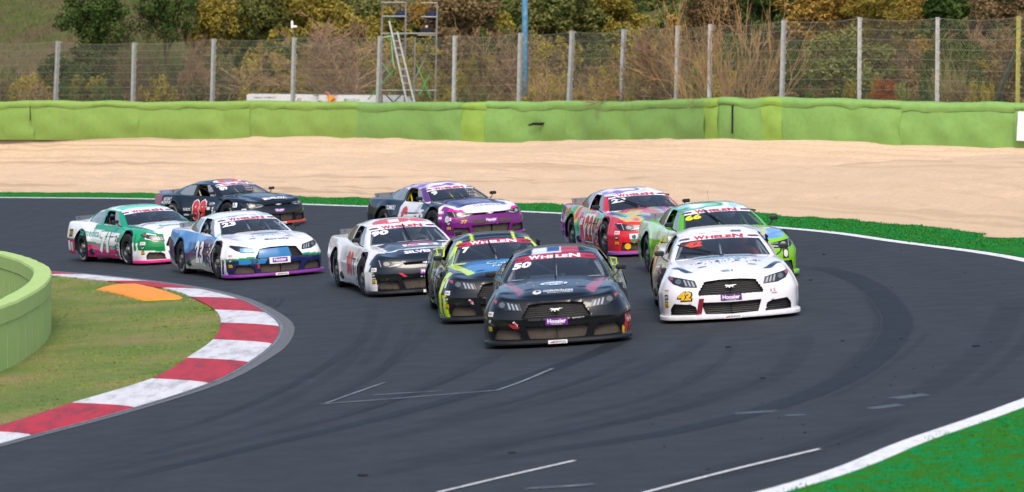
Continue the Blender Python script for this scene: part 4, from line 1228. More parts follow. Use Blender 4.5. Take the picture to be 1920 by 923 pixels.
def splitter_mesh(T, drop=0.):
    D = T['outline']; f = D[D[:, 0] > 1.72]; tan = np.gradient(f[:, :2], axis=0); tan /= np.linalg.norm(tan, axis=1)[:, None]
    out = np.stack([tan[:, 1], -tan[:, 0]], 1)
    if out[-1][0] < 0: out = -out
    ed = f[:, :2] + out * np.interp(f[:, 0], [1.72, 2.0, 2.4], [.012, .045, .06])[:, None]; inn = f[:, :2] - out * .20
    P = np.vstack([ed, (ed * (1, -1))[::-1][1:]]); Q = np.vstack([inn, (inn * (1, -1))[::-1][1:]]); Q[:, 1] = np.clip(Q[:, 1], -.8, .8)
    V = []; n = len(P)
    for p, q in zip(P, Q): V += [(p[0], p[1], .052), (p[0] + .004, p[1], .070), (p[0], p[1], .098), (p[0] - .012, p[1] * .99, .108), (q[0], q[1], .115), (q[0], q[1], .052)]
    F = [(i * 6 + a, i * 6 + (a + 1) % 6, i * 6 + 6 + (a + 1) % 6, i * 6 + 6 + a) for i in range(n - 1) for a in range(6)] + [(0, 1, 2, 3, 4, 5), tuple(range(n * 6 - 1, n * 6 - 7, -1))]
    return py_mesh('splitter', V, F, False)

def build_car(num, kind, pos, yaw, roll, sp):
    """one race car: Empty at its base and every part under it"""
    T = car_type(kind)
    root = empty('race_car')
    fx = np.array([math.sin(yaw), -math.cos(yaw), 0]); left = np.array([math.cos(yaw), math.sin(yaw), 0])
    B = [from_track(v) for v in (fx, left, np.array([0, 0, 1.]))]
    loc = CAMP + from_track(np.array([pos[0], pos[1], 0]) - CAMP)
    M = Matrix(((B[0][0], B[1][0], B[2][0], loc[0]), (B[0][1], B[1][1], B[2][1], loc[1]), (B[0][2], B[1][2], B[2][2], loc[2]), (0, 0, 0, 1)))
    root.matrix_world = M
    tag(root, sp['label'], 'race car', 'race cars cornering on the track')
    c = Car(T, root)
    L = sp['layers']
    painted('body', T['body_V'], T['body_F'], L, False, root)
    painted('roof', T['canopy_V'], T['canopy_F'], L, True, root)
    link('windshield', T['windshield'], M_GLASS, root)
    ban = link('windshield_banner', T['banner'], plate_mat(sp.get('banner', '#e9e6ec')), root)
    link('rear_window', T['rear'], M_GLASS, root)
    for q in T['quarter']: link('quarter_window', q, M_QGLASS, root)
    for q in T['vent']: link('door_vent_window', q, M_QGLASS, root)
    # front openings
    for nm, me in T['cut']:
        base = nm.replace('_rim', '')
        m_ = M_BTRIM if nm.endswith('_rim') else (M_GRILLE if base == 'grille' else sp.get('mesh', M_DUSTY))
        link(nm, me, m_, root)
    link('splitter', T.setdefault('splitter', splitter_mesh(T)), mat('splitter_' + sp.get('splitter', '#101114').strip('#'), sp.get('splitter', '#101114'), .4, coat=.3, vary=.15, vscale=9), root)
    # headlights
    for sgn in (1, -1):
        P = [(a * sgn, b) for a, b in LIGHTS[kind]]
        cen = np.mean(P, 0)
        hl = c.poly([tuple(cen + (np.array(p) - cen) * 1.05) for p in P], 'F', M_HRIM, .004, 'headlight', .03)
        c.poly(P, 'F', M_LENS, .011, 'lens', .03, hl)
        if sp.get('tape') and sgn == -1:
            c.poly([(a * sgn, b) for a, b in ((.49, .515), (.515, .592), (.72, .60), (.74, .53))], 'F', '#1583c4', .016, 'tape', .04, hl)
        elif kind == 'coupe_a':
            for q in range(3):
                a0 = .50 + .052 * q; c.poly([(sgn * a0, .512 + .006 * q), (sgn * (a0 + .026), .514 + .006 * q), (sgn * (a0 + .052), .588 + .012 * q), (sgn * (a0 + .028), .584 + .012 * q)], 'F', '#8b95a2', .016, 'light_bar', .04, hl)
            n_ = 14; c.poly([(sgn * .725 + .042 * math.cos(2 * math.pi * i / n_), .588 + .036 * math.sin(2 * math.pi * i / n_)) for i in range(n_)], 'F', '#575e66', .016, 'lamp', .04, hl)
            c.poly([(sgn * .80, .60), (sgn * .845, .638), (sgn * .828, .652), (sgn * .785, .642)], 'F', '#a8474a', .016, 'side_marker', .04, hl)
        else:
            c.poly([(sgn * .45, .556), (sgn * .50, .520), (sgn * .66, .505), (sgn * .66, .515), (sgn * .52, .540)], 'F', '#a4a6a8', .016, 'light_bar', .04, hl)
            c.poly([(sgn * .775, .51), (sgn * .787, .51), (sgn * .80, .62), (sgn * .788, .622)], 'F', '#9a9ea4', .016, 'light_bar', .04, hl)
            n_ = 14; c.poly([(sgn * .69 + .05 * math.cos(2 * math.pi * i / n_), .556 + .036 * math.sin(2 * math.pi * i / n_)) for i in range(n_)], 'F', '#8f8c88', .016, 'lamp', .04, hl)
            c.poly([(sgn * .46, .560), (sgn * .60, .56), (sgn * .60, .586), (sgn * .48, .575)], 'F', '#6d6c6a', .016, 'lamp', .04, hl)
    # emblem
    gm = '#c4c6c8'
    if kind == 'coupe_a':
        if sp.get('grille_tape'):
            c.poly([(-.43, .40), (-.37, .565), (.20, .575), (.24, .40)], 'F', sp['grille_tape'], .004, 'tape')
        else:
            horse = [(-.085, .510), (-.06, .527), (-.045, .522), (-.01, .518), (.02, .520), (.055, .524), (.09, .518), (.058, .514), (.035, .510), (.03, .498), (.048, .488), (.028, .490), (.012, .502), (-.005, .498), (-.012, .478), (-.022, .480), (-.02, .497), (-.04, .497), (-.06, .484), (-.066, .489), (-.05, .505), (-.062, .514)]
            c.poly([(a * 1.05, b - .003) for a, b in horse], 'F', gm, .004, 'emblem', .03)
    else:
        c.poly([(-.09, .558), (-.035, .558), (-.03, .566), (.03, .566), (.035, .558), (.09, .562), (.075, .546), (.035, .546), (.03, .537), (-.03, .537), (-.035, .546), (-.075, .546)], 'F', gm, .006, 'emblem', .03)
    # spoiler
    mb = MB(); n_ = 12
    V = []
    for i in range(n_ + 1):
        y = -.64 + 1.28 * i / n_; x = -2.50 + .05 * (abs(y) / .8) ** 2
        for dx, z_ in ((0, .89), (-.05, .985), (-.056, .985), (-.008, .89)): V.append((x + dx, y, z_))
    mb.add(V, [(i * 4 + a, i * 4 + (a + 1) % 4, i * 4 + 4 + (a + 1) % 4, i * 4 + 4 + a) for i in range(n_) for a in range(4)])
    spo = link('spoiler', T.setdefault('spoiler', mb.mesh('spoiler')), M_SPOIL, root)
    if 'spbr' not in T: T['spbr'] = [MB().box((-2.60, y - .008, .87), (-2.50, y + .008, .96)).mesh('bracket') for y in (-.55, -.2, .2, .55)]
    for q in T['spbr']: link('bracket', q, M_BTRIM, spo)
    # inside
    S = SHARED
    for nm in ('floor', 'firewall', 'engine_box', 'fuel_box'): link(S[nm].name.split('.')[0], S[nm], M_INT if nm == 'fuel_box' else M_UNDER, root)
    for q in S['sill']: link('door_inner', q, M_UNDER, root)
    for q in S['wells']: link('wheel_well', q, M_UNDER, root)
    link('dashboard', S['dash'], M_INT, root)
    st = link('seat', S['seat'], mat('seat_cloth', '#34373c', .85), root)
    for q in S['seat_wing']: link('head_restraint', q, M_NET, st)
    link('steering_wheel', S['steer'], M_BTRIM, root)
    cg = mat('cage_' + sp.get('cage', '#aab0b6').strip('#'), sp.get('cage', '#aab0b6'), .45)
    for q in S['cage']: link('cage_bar', q, cg, root)
    link('window_net', S['net'][0], M_NET, root)
    link('exhaust_pipe', S['exhaust'], M_BTRIM, root)
    for i, sgn in enumerate((1, -1)):
        mi = link('mirror', S['mirror'][i][0], mat('mirror_' + sp.get('mirror', '#15171a').strip('#'), sp.get('mirror', '#15171a'), .4, coat=.3), root)
        link('mirror_stalk', S['mirror'][i][1], M_BTRIM, mi)
    # wheels, front ones steered
    for xw in (WB, -WB):
        for sgn in (1, -1):
            we = bpy.data.objects.new('wheel', None); COL.objects.link(we); we.parent = root; we.empty_display_size = .1
            st_ = sp.get('steer', 0) if xw > 0 else 0
            we.location = (xw, sgn * (.825 if xw > 0 else .805), RW); we.rotation_euler = (0, random.uniform(0, 6), (0 if sgn > 0 else math.pi) + st_)
            link('tyre', WHEEL[0], M_TYRE, we); link('rim', WHEEL[1], M_RIM, we); link('hub', WHEEL[3], M_HUB, we); link('tyre_lettering', WHEEL[4], M_TYTX, we)
            for q in WHEEL[2]: link('slot', q, M_SLOT, we)
    # wiper
    wa = sp.get('wiper', 0.); b0 = WO_ + WN_ * .045
    if wa == 'down':
        pts = [b0 + np.array([0, 0, 0]) + WV_ * -.02, b0 + WV_ * .03 + np.array([0, -.1, 0]), b0 + WV_ * .05 + np.array([0, -.42, 0])]; bl_ = [b0 + WV_ * .055 + np.array([0, -.55, -.0]), b0 + WV_ * .06 + np.array([0, .12, 0])]
    else:
        d = WV_ * math.cos(wa) + np.array([0, 1, 0]) * math.sin(wa)
        pts = [b0 - WV_ * .03, b0 + d * .30, b0 + d * .52]; bl_ = [b0 + d * .22 - WN_ * .02, b0 + d * .78 - WN_ * .005]
    wi = MB().tube([tuple(p) for p in pts], .011, 6).build('wiper_arm', M_BTRIM, root)
    MB().tube([tuple(p) for p in bl_], .012, 6).build('blade', M_BTRIM, wi)
    # lettering carried by every car
    bc, tcol = sp.get('banner', '#e9e6ec'), sp.get('banner_text', '#c4203f')
    wb_ = .762
    c.text('W', 'W', -.295, wb_, .150, tcol, .05, 0, 1., .005, 'lettering', parent=ban, maxw=.165)
    c.text('HELE', 'W', -.012, wb_ - .014, .115, tcol, .05, 0, 1., .005, 'lettering', parent=ban, maxw=.385)
    c.text('N', 'W', .272, wb_, .150, tcol, .05, 0, 1., .005, 'lettering', parent=ban, maxw=.16)
    for a in (-.515, .50):
        n_ = 16; pts = [(a + .085 * math.copysign(abs(math.cos(2 * math.pi * i / n_)) ** .6, math.cos(2 * math.pi * i / n_)), wb_ + .036 * math.sin(2 * math.pi * i / n_)) for i in range(n_)]
        bdg = c.poly(pts, 'W', sp.get('badge', '#4a3457'), .005, 'series_badge', parent=ban)
        c.text('SERIES', 'W', a, wb_, .032, '#b8465c', .02, 0, 1., .008, 'lettering', parent=bdg, maxw=.12)
    if sp.get('wnum'):
        t_, col_, a_, w_ = sp['wnum']; c.text(t_, 'W', a_, .53, .20, col_, .05, .15, 1., .006, 'race_number', maxw=w_)
    hz = .343 if kind == 'coupe_a' else .405
    hs = c.rect('F', sp.get('hy', 0.), hz, .30, .088, sp.get('hcol', '#6b1a86'), .004, 'sticker')
    c.text('Hoosier', 'F', sp.get('hy', 0.), hz + .008, .058, '#f2eef4', .03, 0, 1.15, .007, 'lettering', parent=hs, maxw=.25)
    c.text('RACING TIRE', 'F', sp.get('hy', 0.), hz - .034, .013, '#e8e4ea', .01, 0, 1.3, .007, 'lettering', parent=hs)
    # oil sticker on the splitter's face
    kn = MB().box((2.44 + .062, -.13, .052), (2.44 + .068, .13, .100)).build('sticker', plate_mat('#eceaec'), root)
    V, F = text_tris('KENNOL', .02, .2, 1.5); V = V * .028
    V = V * np.array([.17 / np.ptp(V[:, 0]), 1])
    link('lettering', T.setdefault('kennol', np_mesh('lettering', [(2.5105, a + .03, .075 + b) for a, b in V], F, False)), plate_mat('#23252c'), kn)
    MB().add([(2.5105, -.11, .062), (2.5105, -.06, .062), (2.5105, -.045, .086), (2.5105, -.085, .078)], [(0, 1, 2, 3)]).build('mark', plate_mat('#c2263a'), kn)
    # stickers at the right front corner
    for b_, tx_, bgc, fg, w_, h_ in ((.47, 'KENNOL', '#e8e8ea', '#b0223c', .135, .062), (.375, 'AP', '#1b1c20', '#dfe0e2', .085, .075)):
        stq = c.rect('C', -.02, b_, w_, h_, bgc, .004, 'sticker'); c.text(tx_, 'C', -.02, b_, h_ * .5, fg, .02, 0, 1.2, .007, 'lettering', parent=stq, maxw=w_ * .8)
    m_ = c.rect('C', -.02, .275, .075, .085, '#25280f', .004, 'sticker'); c.text('m', 'C', -.02, .275, .06, '#c8a818', .05, 0, 1.2, .007, 'lettering', parent=m_)
    # columns of series stickers behind the front wheel
    rs_ = random.Random(num); base = sp.get('stick', ['#e4e2e0', '#2a2b30', '#c9c7c4', '#7a2531', '#3a3f6b', '#d7d6d2', '#1d2024'])
    for side in ('R', 'L'):
        for cidx in range(2):
            zz = .20
            while zz < .66:
                h_ = rs_.choice((.04, .05, .06)); w_ = rs_.choice((.07, .085, .095))
                c.rect(side, .79 - .12 * cidx, zz, w_, h_, rs_.choice(base), .0045, 'sponsor_sticker'); zz += h_ + .014
    # panel gaps and hood slots
    gap = sp.get('gap', '#20242a')
    for side in ('R', 'L'):
        c.line([(.86, .13), (.86, .40), (.84, .70), (.80, .80)], side, .008, gap); c.line([(-.62, .13), (-.63, .45), (-.60, .80)], side, .008, gap)
        c.line([(-.62, .20), (.85, .20)], side, .006, gap)
        n_ = 16; c.poly([(-.80 + .10 * math.cos(2 * math.pi * i / n_), .245 + .075 * math.sin(2 * math.pi * i / n_)) for i in range(n_)], side, '#0a0a0b', .005, 'exhaust_recess')
    for sgn in (1, -1):
        c.line([(.98, sgn * .73), (1.5, sgn * .70), (2.0, sgn * .585), (2.25, sgn * .50)], 'H', .008, gap)
        n_ = 12; c.poly([(sgn * .36 + .07 * math.cos(2 * math.pi * i / n_), 1.86 + .022 * math.sin(2 * math.pi * i / n_)) for i in range(n_)], 'H', '#15171b', .004, 'hood_slot')
    for y_ in (-.30, -.1, .1, .30):
        p = T['bvh'].ray_cast(Vector((1.70, y_, 3)), Vector((0, 0, -1)))[0]
        MB().tube([p, p + Vector((0, 0, .018))], .014, 8).build('hood_pin', M_CHROME, root)
    # tow strap
    tw = sp.get('tow')
    if tw: c.poly(tw[0], 'F', tw[1], .016, 'tow_strap')
    if sp.get('antenna'):
        for x_, y_ in ((-.35, .0),): MB().tube([(x_, y_, 1.19), (x_ - .03, y_, 1.42)], .0025, 4).build('antenna', M_BTRIM, root)
    if sp.get('extra'): sp['extra'](c)
    # driver
    d = link('person', DRIVER[0], mat('suit_' + sp['suit'].strip('#'), sp['suit'], .85, vary=.2))
    d.matrix_world = M.copy()
    tag(d, sp['driver'], 'person')
    he = link('helmet', DRIVER[1], mat('helmet_' + sp['helmet'].strip('#'), sp['helmet'], .3, coat=.5), d); link('visor', DRIVER[2], M_VIS, he)
    # body leans a little on its springs
    return root
# ------------------------------------------------------------------ liveries
def rect_(x0, x1, y0, y1): return [(x0, y0), (x1, y0), (x1, y1), (x0, y1)]
def below(zf): return lambda x, y, z: z < zf(x)
def blend(cols, scale, seed, stretch=(1, 1, 1), contrast=1.4):
    cols = np.array([C(q) for q in cols])
    def f(x, y, z):
        n_ = vnoise(x * stretch[0] + seed, y * stretch[1], z * stretch[2], scale) * .7 + vnoise(x * stretch[0], y * stretch[1] + seed, z * stretch[2], scale * 2.3) * .3
        t = np.clip((n_ - .5) * contrast * 1.6 + .5, 0, .999) * (len(cols) - 1)
        i = t.astype(int); fr = (t - i)[:, None]; fr = fr * fr * (3 - 2 * fr)
        return cols[i] * (1 - fr) + cols[np.minimum(i + 1, len(cols) - 1)] * fr
    return f

def ex50(c):
    n_ = 24
    o = c.poly([(-.02 + .205 * math.cos(2 * math.pi * i / n_), 1.62 + .13 * math.sin(2 * math.pi * i / n_)) for i in range(n_)], 'H', '#2d5f9c', .004, 'sponsor_badge')
    c.poly([(-.02 + .19 * math.cos(2 * math.pi * i / n_), 1.62 + .11 * math.sin(2 * math.pi * i / n_)) for i in range(n_)], 'H', '#dfe6ee', .0065, 'badge_field', parent=o)
    c.text('eurol', 'H', -.02, 1.62, .12, '#2a5590', .03, 0, 1., .009, 'lettering', parent=o, maxw=.29)
    c.text('ODENWÄLDER', 'H', .04, 2.035, .10, '#e6e8ec', .03, 0, 1., .005, 'lettering', maxw=.42)
    c.text('BAUMASCHINEN', 'H', .06, 2.125, .05, '#c9ccd2', .015, 0, 1., .005, 'lettering', maxw=.34)
    c.poly([(-.25 + .06 * math.cos(2 * math.pi * i / n_), 2.07 + .085 * math.sin(2 * math.pi * i / n_)) for i in range(n_)], 'H', '#e6e8ec', .005, 'sponsor_badge')
    c.poly([(-.255, 2.0), (-.20, 2.05), (-.25, 2.10), (-.27, 2.06)], 'H', '#20242a', .0075, 'badge_field')
    a = [(-.60, .355), (-.575, .37), (-.545, .33), (-.535, .338), (-.53, .29), (-.57, .305), (-.56, .315)]
    c.poly(a, 'F', '#e8e4e6', .006, 'arrow_sticker'); cc = np.mean(a, 0)
    c.poly([tuple(cc + (np.array(p) - cc) * .72) for p in a], 'F', '#c22638', .009, 'arrow_sticker')
    MB().tube([(.34, .80, .93), (.42, .86, .93), (.42, .86, 1.03), (.34, .78, 1.03), (.34, .80, .93)], .010, 6).build('window_deflector', plate_mat('#b7d618'), c.root)
    c.text('50', 'R', -.15, .50, .42, '#d9dce2', .05, .15, 1.1, .005, 'race_number'); c.text('50', 'L', -.15, .50, .42, '#d9dce2', .05, .15, 1.1, .005, 'race_number')

def ex42(c):
    c.text('42', 'F', -.655, .385, .145, '#171407', .10, .2, 1., .005, 'race_number', maxw=.225)
    c.text('42', 'F', -.658, .388, .118, '#e9b316', .05, .2, 1., .009, 'race_number', maxw=.19)
    for s in (1, -1): c.poly([(s * .80, 1.70), (s * .70, 1.66), (s * .50, 2.03), (s * .61, 2.03)], 'H', '#1d3049', .004, 'hood_vent')
    c.text('421', 'H', -.03, 2.16, .085, '#7c939f', .06, 0, 1., .005, 'lettering', maxw=.19)
    c.text('A R', 'F', .60, .405, .055, '#b55a60', .01, 0, 1., .005, 'lettering', maxw=.09); c.rect('F', .62, .365, .085, .012, '#9a9aa0', .005, 'sticker')
    c.text('POWER', 'H', .0, 1.30, .22, '#a9c6d4', .06, 0, 1., .005, 'lettering', maxw=.72)
    n_ = 24; c.poly([(.02 + .48 * math.cos(2 * math.pi * i / n_), 1.12 + .07 * math.sin(2 * math.pi * i / n_)) for i in range(n_)], 'H', '#5c7a94', .004, 'hood_art')
    for q in range(44):
        c.rect('H', random.uniform(-.52, .52), random.uniform(1.42, 1.62), .022, .03, random.choice(['#6d7f92', '#9fb4c4', '#3a4657', '#b7cdd8']), .004, 'hood_speck')
    for q in (-.38, -.12, .16, .42): c.rect('H', q, 1.56, .06, .075, '#2b333f', .0045, 'hood_pin_plate')
    for s in (1, -1): c.text('42', 'R' if s < 0 else 'L', -.15, .50, .44, '#a8813c', .05, .2, 1.1, .005, 'race_number')
    c.poly([(-.60, .44), (-.10, .44), (-.10, .60), (-.35, .66), (-.62, .60)], 'W', '#cc3b2f', .005, 'windshield_sticker') if False else c.text('42', 'W', -.42, .52, .20, '#cf4631', .08, .15, 1., .006, 'race_number', maxw=.30)

def ex90(c):
    c.text('SILVELOX', 'H', .06, 2.07, .16, '#f0eef2', .05, 0, 1., .006, 'lettering', maxw=.80)
    c.rect('H', .06, 1.52, .62, .20, '#dfe6ee', .004, 'sticker'); c.text('AGR', 'H', -.08, 1.52, .15, '#c23a44', .03, 0, 1., .007, 'lettering', maxw=.24); c.rect('H', .24, 1.52, .09, .13, '#d6702c', .007, 'sticker')
    n_ = 20; c.poly([(.05 + .30 * math.cos(2 * math.pi * i / n_), 1.27 + .07 * math.sin(2 * math.pi * i / n_)) for i in range(n_)], 'H', '#b23a5c', .004, 'hood_art')
    c.rect('H', .02, 1.03, .55, .035, '#ecebee', .005, 'sticker')
    for s in ('R', 'L'):
        c.text('90', s, -.02, .49, .46, '#f2efee', .06, .0, 1., .0045, 'race_number', maxw=.58, space=1.1); c.text('90', s, -.02, .49, .44, '#cf2a1e', .05, .0, 1., .008, 'race_number', maxw=.54, space=1.1)
        c.rect(s, -.50, .62, .22, .14, '#a9c4dd', .004, 'sticker'); c.rect(s, .42, .45, .09, .30, '#39416a', .004, 'sticker')

def ex7(c):
    c.text('CAFFE', 'H', .05, 1.35, .22, '#cfe4f2', .03, .2, 1., .005, 'lettering', maxw=.55); c.text('NERO', 'H', .05, 1.62, .14, '#b8d8ec', .03, .2, 1., .005, 'lettering', maxw=.42)
    n_ = 18
    for q in range(7): c.poly([(random.uniform(-.25, .3) + .09 * math.cos(2 * math.pi * i / n_), 1.18 + .05 * q % .2 + .05 * math.sin(2 * math.pi * i / n_)) for i in range(n_)], 'H', '#4fa4d4', .004 + .0006 * q, 'hood_art')
    for s in ('R', 'L'): c.text('7', s, -.1, .50, .42, '#c9ccd2', .05, .15, 1.1, .005, 'race_number')
    a = [(-.60, .355), (-.575, .37), (-.545, .33), (-.535, .338), (-.53, .29), (-.57, .305), (-.56, .315)]
    c.poly(a, 'F', '#e8e4e6', .006, 'arrow_sticker'); cc = np.mean(a, 0); c.poly([tuple(cc + (np.array(p) - cc) * .72) for p in a], 'F', '#c22638', .009, 'arrow_sticker')
    c.rect('C', -.12, .60, .06, .12, '#dfe2e4', .005, 'sticker')
    mb = MB(); P = [(.30, -.80, .92), (.55, -.90, .92), (.55, -.92, 1.06), (.25, -.78, 1.06), (.30, -.80, .92)]
    mb.tube(P, .012, 6).build('window_deflector', plate_mat('#c6e01c'), c.root)

def ex23(c):
    n_ = 24; c.poly([(.02 + .30 * math.cos(2 * math.pi * i / n_), 1.40 + .10 * math.sin(2 * math.pi * i / n_)) for i in range(n_)], 'H', '#8fa9bd', .004, 'sponsor_badge'); c.rect('H', .02, 1.40, .50, .07, '#5d7c96', .0065, 'badge_field'); c.rect('H', .06, 1.60, .48, .035, '#4c667e', .004, 'sticker')
    c.text('Baroly', 'H', .08, 2.06, .11, '#27304a', .025, 0, 1.2, .005, 'lettering', maxw=.50)
    for s in (1, -1): c.line([(1.0, s * .62), (1.7, s * .62), (1.93, s * .48)], 'H', .035, '#2f88bd', .004, 'stripe')
    c.line([(1.93, -.48), (1.97, 0.), (1.93, .48)], 'H', .035, '#2f88bd', .004, 'stripe'); c.line([(1.02, -.45), (1.12, -.2), (1.02, .2)], 'H', .07, '#3b8fc6', .004, 'stripe')
    t = c.poly([(-.78, .30), (-.30, .29), (-.25, .375), (-.78, .385)], 'F', '#1478ac', .005, 'tape'); c.text('23', 'F', -.50, .34, .07, '#33383f', .05, 0, 1., .009, 'race_number', maxw=.14, parent=t)
    c.rect('F', 0, .338, .42, .12, '#e9e6ec', .0035, 'tape')
    for s in ('R', 'L'):
        c.text('23', s, .0, .48, .44, '#16204c', .09, 0, 1., .0045, 'race_number', maxw=.66, space=1.15); c.text('23', s, .0, .48, .44, '#f2f1f4', .05, 0, 1., .0095, 'race_number', maxw=.58, space=1.15)

def ex71(c):
    for s in ('R', 'L'):
        sg = 1 if s == 'R' else 1
        c.text('farmedica', s, -.92, .66, .16, '#2ba08c', .01, 0, 1., .005, 'lettering', maxw=1.05, rot=-.03)
        c.text('71', s, -.02, .46, .50, '#147a4c', .11, .12, 1., .0045, 'race_number', maxw=.66); c.text('71', s, -.02, .46, .46, '#efeeee', .06, .12, 1., .008, 'race_number', maxw=.58)
        c.rect(s, -2.02, .64, .24, .17, '#4a4a1e', .005, 'sticker'); c.text('TOYS', s, -2.02, .64, .07, '#c2b448', .02, 0, 1., .008, 'lettering')
        c.rect(s, -2.16, .36, .15, .22, '#e4e6f0', .005, 'sticker'); c.rect(s, -1.96, .34, .14, .20, '#cfd8a8', .005, 'sticker')
    c.rect('C', .14, .60, .22, .12, '#e9f0f4', .005, 'sticker', rot=-.2); c.text('FIDIA', 'C', .14, .60, .05, '#6fb4d0', .02, 0, 1., .008, 'lettering', maxw=.15)
    c.text('farmedica', 'H', .10, 1.62, .20, '#3aa58f', .02, 0, 1., .005, 'lettering', maxw=.75); c.rect('H', -.35, 1.15, .35, .10, '#8890c0', .004, 'sticker')

def ex89(c):
    c.text('SILVELOX', 'H', .05, 2.12, .17, '#f0eef2', .05, .1, 1., .006, 'lettering', maxw=.72)
    for s in (1, -1): c.line([(1.0, s * .66), (1.7, s * .62), (1.96, s * .50)], 'H', .03, '#dfe3e8', .004, 'stripe')
    c.line([(1.96, -.50), (2.0, 0.), (1.96, .50)], 'H', .04, '#dfe3e8', .004, 'stripe')
    for s in ('R', 'L'):
        c.text('89', s, -.02, .47, .58, '#f0eeee', .075, 0, 1., .0045, 'race_number', maxw=.74, space=1.15); c.text('89', s, -.02, .47, .53, '#d2241e', .045, 0, 1., .008, 'race_number', maxw=.68, space=1.15)
        c.text('NOT ONLY', s, -1.62, .775, .085, '#e6e8ea', .02, .2, 1., .005, 'lettering', maxw=.42); c.text('MOTORSPORT', s, -1.66, .685, .075, '#e6e8ea', .02, .2, 1., .005, 'lettering', maxw=.50)
        c.text('SILVELOX', s, -.62, .50, .075, '#e6e8ea', .03, 0, 1., .005, 'lettering', maxw=.36); c.rect(s, -.66, .36, .24, .04, '#c9ccd0', .005, 'sticker'); c.rect(s, .45, .52, .15, .07, '#dfe1e2', .005, 'sticker'); c.rect(s, .55, .64, .2, .07, '#8f9296', .005, 'sticker')
    c.rect('C', -.30, .60, .13, .11, '#e2e4e6', .005, 'sticker'); c.text('R', 'C', -.30, .60, .08, '#33383f', .03, 0, 1., .008, 'lettering')

def ex9(c):
    c.text('OCMVS', 'H', .05, 2.09, .13, '#4d4a52', -.005, 0, 1., .005, 'lettering', maxw=.62, space=1.2); c.rect('H', .47, 2.07, .10, .05, '#88858e', .005, 'sticker')
    c.text('AUTOMOTIVE', 'H', .0, 1.72, .06, '#c9bfe6', .01, 0, 1., .005, 'lettering', maxw=.55)
    c.text('77', 'F', -.62, .40, .08, '#d3962c', .06, .2, 1., .006, 'race_number', maxw=.15)
    for s in ('R', 'L'):
        c.text('9', s, -.22, .47, .54, '#b92d32', .08, 0, 1., .005, 'race_number', maxw=.34); c.text('COMOLI', s, -.98, .70, .10, '#d5dbe2', .03, .15, 1., .005, 'lettering', maxw=.42)
        c.rect(s, .42, .62, .14, .05, '#b9b8bc', .005, 'sticker'); c.rect(s, .42, .50, .14, .07, '#2d2a2c', .005, 'sticker'); c.rect(s, .42, .40, .14, .10, '#7a4a35', .005, 'sticker')
    g = c.rect('C', -.08, .50, .17, .24, '#5c2a6e', .004, 'sticker')
    n_ = 14; c.poly([(-.06 + .055 * math.cos(2 * math.pi * i / n_), .47 + .075 * math.sin(2 * math.pi * i / n_)) for i in range(n_)], 'C', '#b9b6c0', .007, 'sponsor_badge'); c.text('IMA', 'C', -.26, .62, .07, '#e8e4ea', .03, 0, 1., .006, 'lettering'); c.rect('C', -.27, .50, .10, .05, '#e2dfe6', .005, 'sticker')
    for a, w in ((-.26, .34), (.34, .28)): c.rect('F', a, .385, w, .075, M_DUSTY, .0045, 'tape_residue')

def ex22(c):
    for s in ('R', 'L'):
        c.poly([(-.34, .20), (.36, .20), (.34, .76), (-.38, .76)], s, '#e8dcd8', .004, 'number_plate'); c.text('22', s, .0, .48, .50, '#1d1a22', .06, 0, 1., .0065, 'race_number', maxw=.60, space=1.15); c.text('22', s, .0, .48, .46, '#d2391c', .02, 0, 1., .0095, 'race_number', maxw=.55, space=1.15)
        c.rect(s, -.58, .60, .20, .13, '#d8cfd6', .005, 'sticker')
    sh = [(-.70, .44), (-.55, .44), (-.55, .36), (-.60, .28), (-.625, .26), (-.66, .29), (-.70, .36)]
    c.poly(sh, 'F', '#d9dbe0', .005, 'crest'); c.poly([(-.69, .34), (-.56, .34), (-.60, .285), (-.625, .268), (-.655, .29)], 'F', '#2f8f4c', .008, 'crest'); c.poly([(-.66, .40), (-.60, .425), (-.58, .38), (-.61, .34), (-.65, .36)], 'F', '#4a4f58', .011, 'crest')
    g = c.rect('F', -.42, .385, .15, .09, '#e9e0dc', .005, 'sticker'); c.text('22', 'F', -.42, .385, .06, '#d66a28', .05, .2, 1., .008, 'race_number', maxw=.11, parent=g)
    n_ = 18; c.poly([(-.74 + .055 * math.cos(2 * math.pi * i / n_), .205 + .06 * math.sin(2 * math.pi * i / n_)) for i in range(n_)], 'F', '#e3b41c', .005, 'sponsor_badge')
    c.text('SIGMA', 'C', .0, .62, .045, '#efe6ea', .03, 0, 1., .005, 'lettering', maxw=.15)
    e = c.poly([(.22 + .17 * math.cos(2 * math.pi * i / n_), 1.86 + .11 * math.sin(2 * math.pi * i / n_)) for i in range(n_)], 'H', '#e0d2e4', .004, 'hood_art'); c.poly([(.20 + .09 * math.cos(2 * math.pi * i / n_), 1.86 + .075 * math.sin(2 * math.pi * i / n_)) for i in range(n_)], 'H', '#7b3f86', .0065, 'hood_art', parent=e); c.poly([(.20 + .035 * math.cos(2 * math.pi * i / n_), 1.86 + .035 * math.sin(2 * math.pi * i / n_)) for i in range(n_)], 'H', '#15131a', .009, 'hood_art', parent=e)

def ex66(c):
    for s in ('R', 'L'): c.text('66', s, -.1, .48, .46, '#f0e21c', .06, .15, 1.05, .005, 'race_number')
    c.rect('C', .1, .52, .16, .2, '#c9d8c4', .004, 'sticker'); c.rect('F', .72, .40, .11, .16, '#3a3028', .005, 'sticker'); n_ = 14
    c.poly([(.72 + .04 * math.cos(2 * math.pi * i / n_), .40 + .06 * math.sin(2 * math.pi * i / n_)) for i in range(n_)], 'F', '#d8d4cc', .008, 'sponsor_badge')

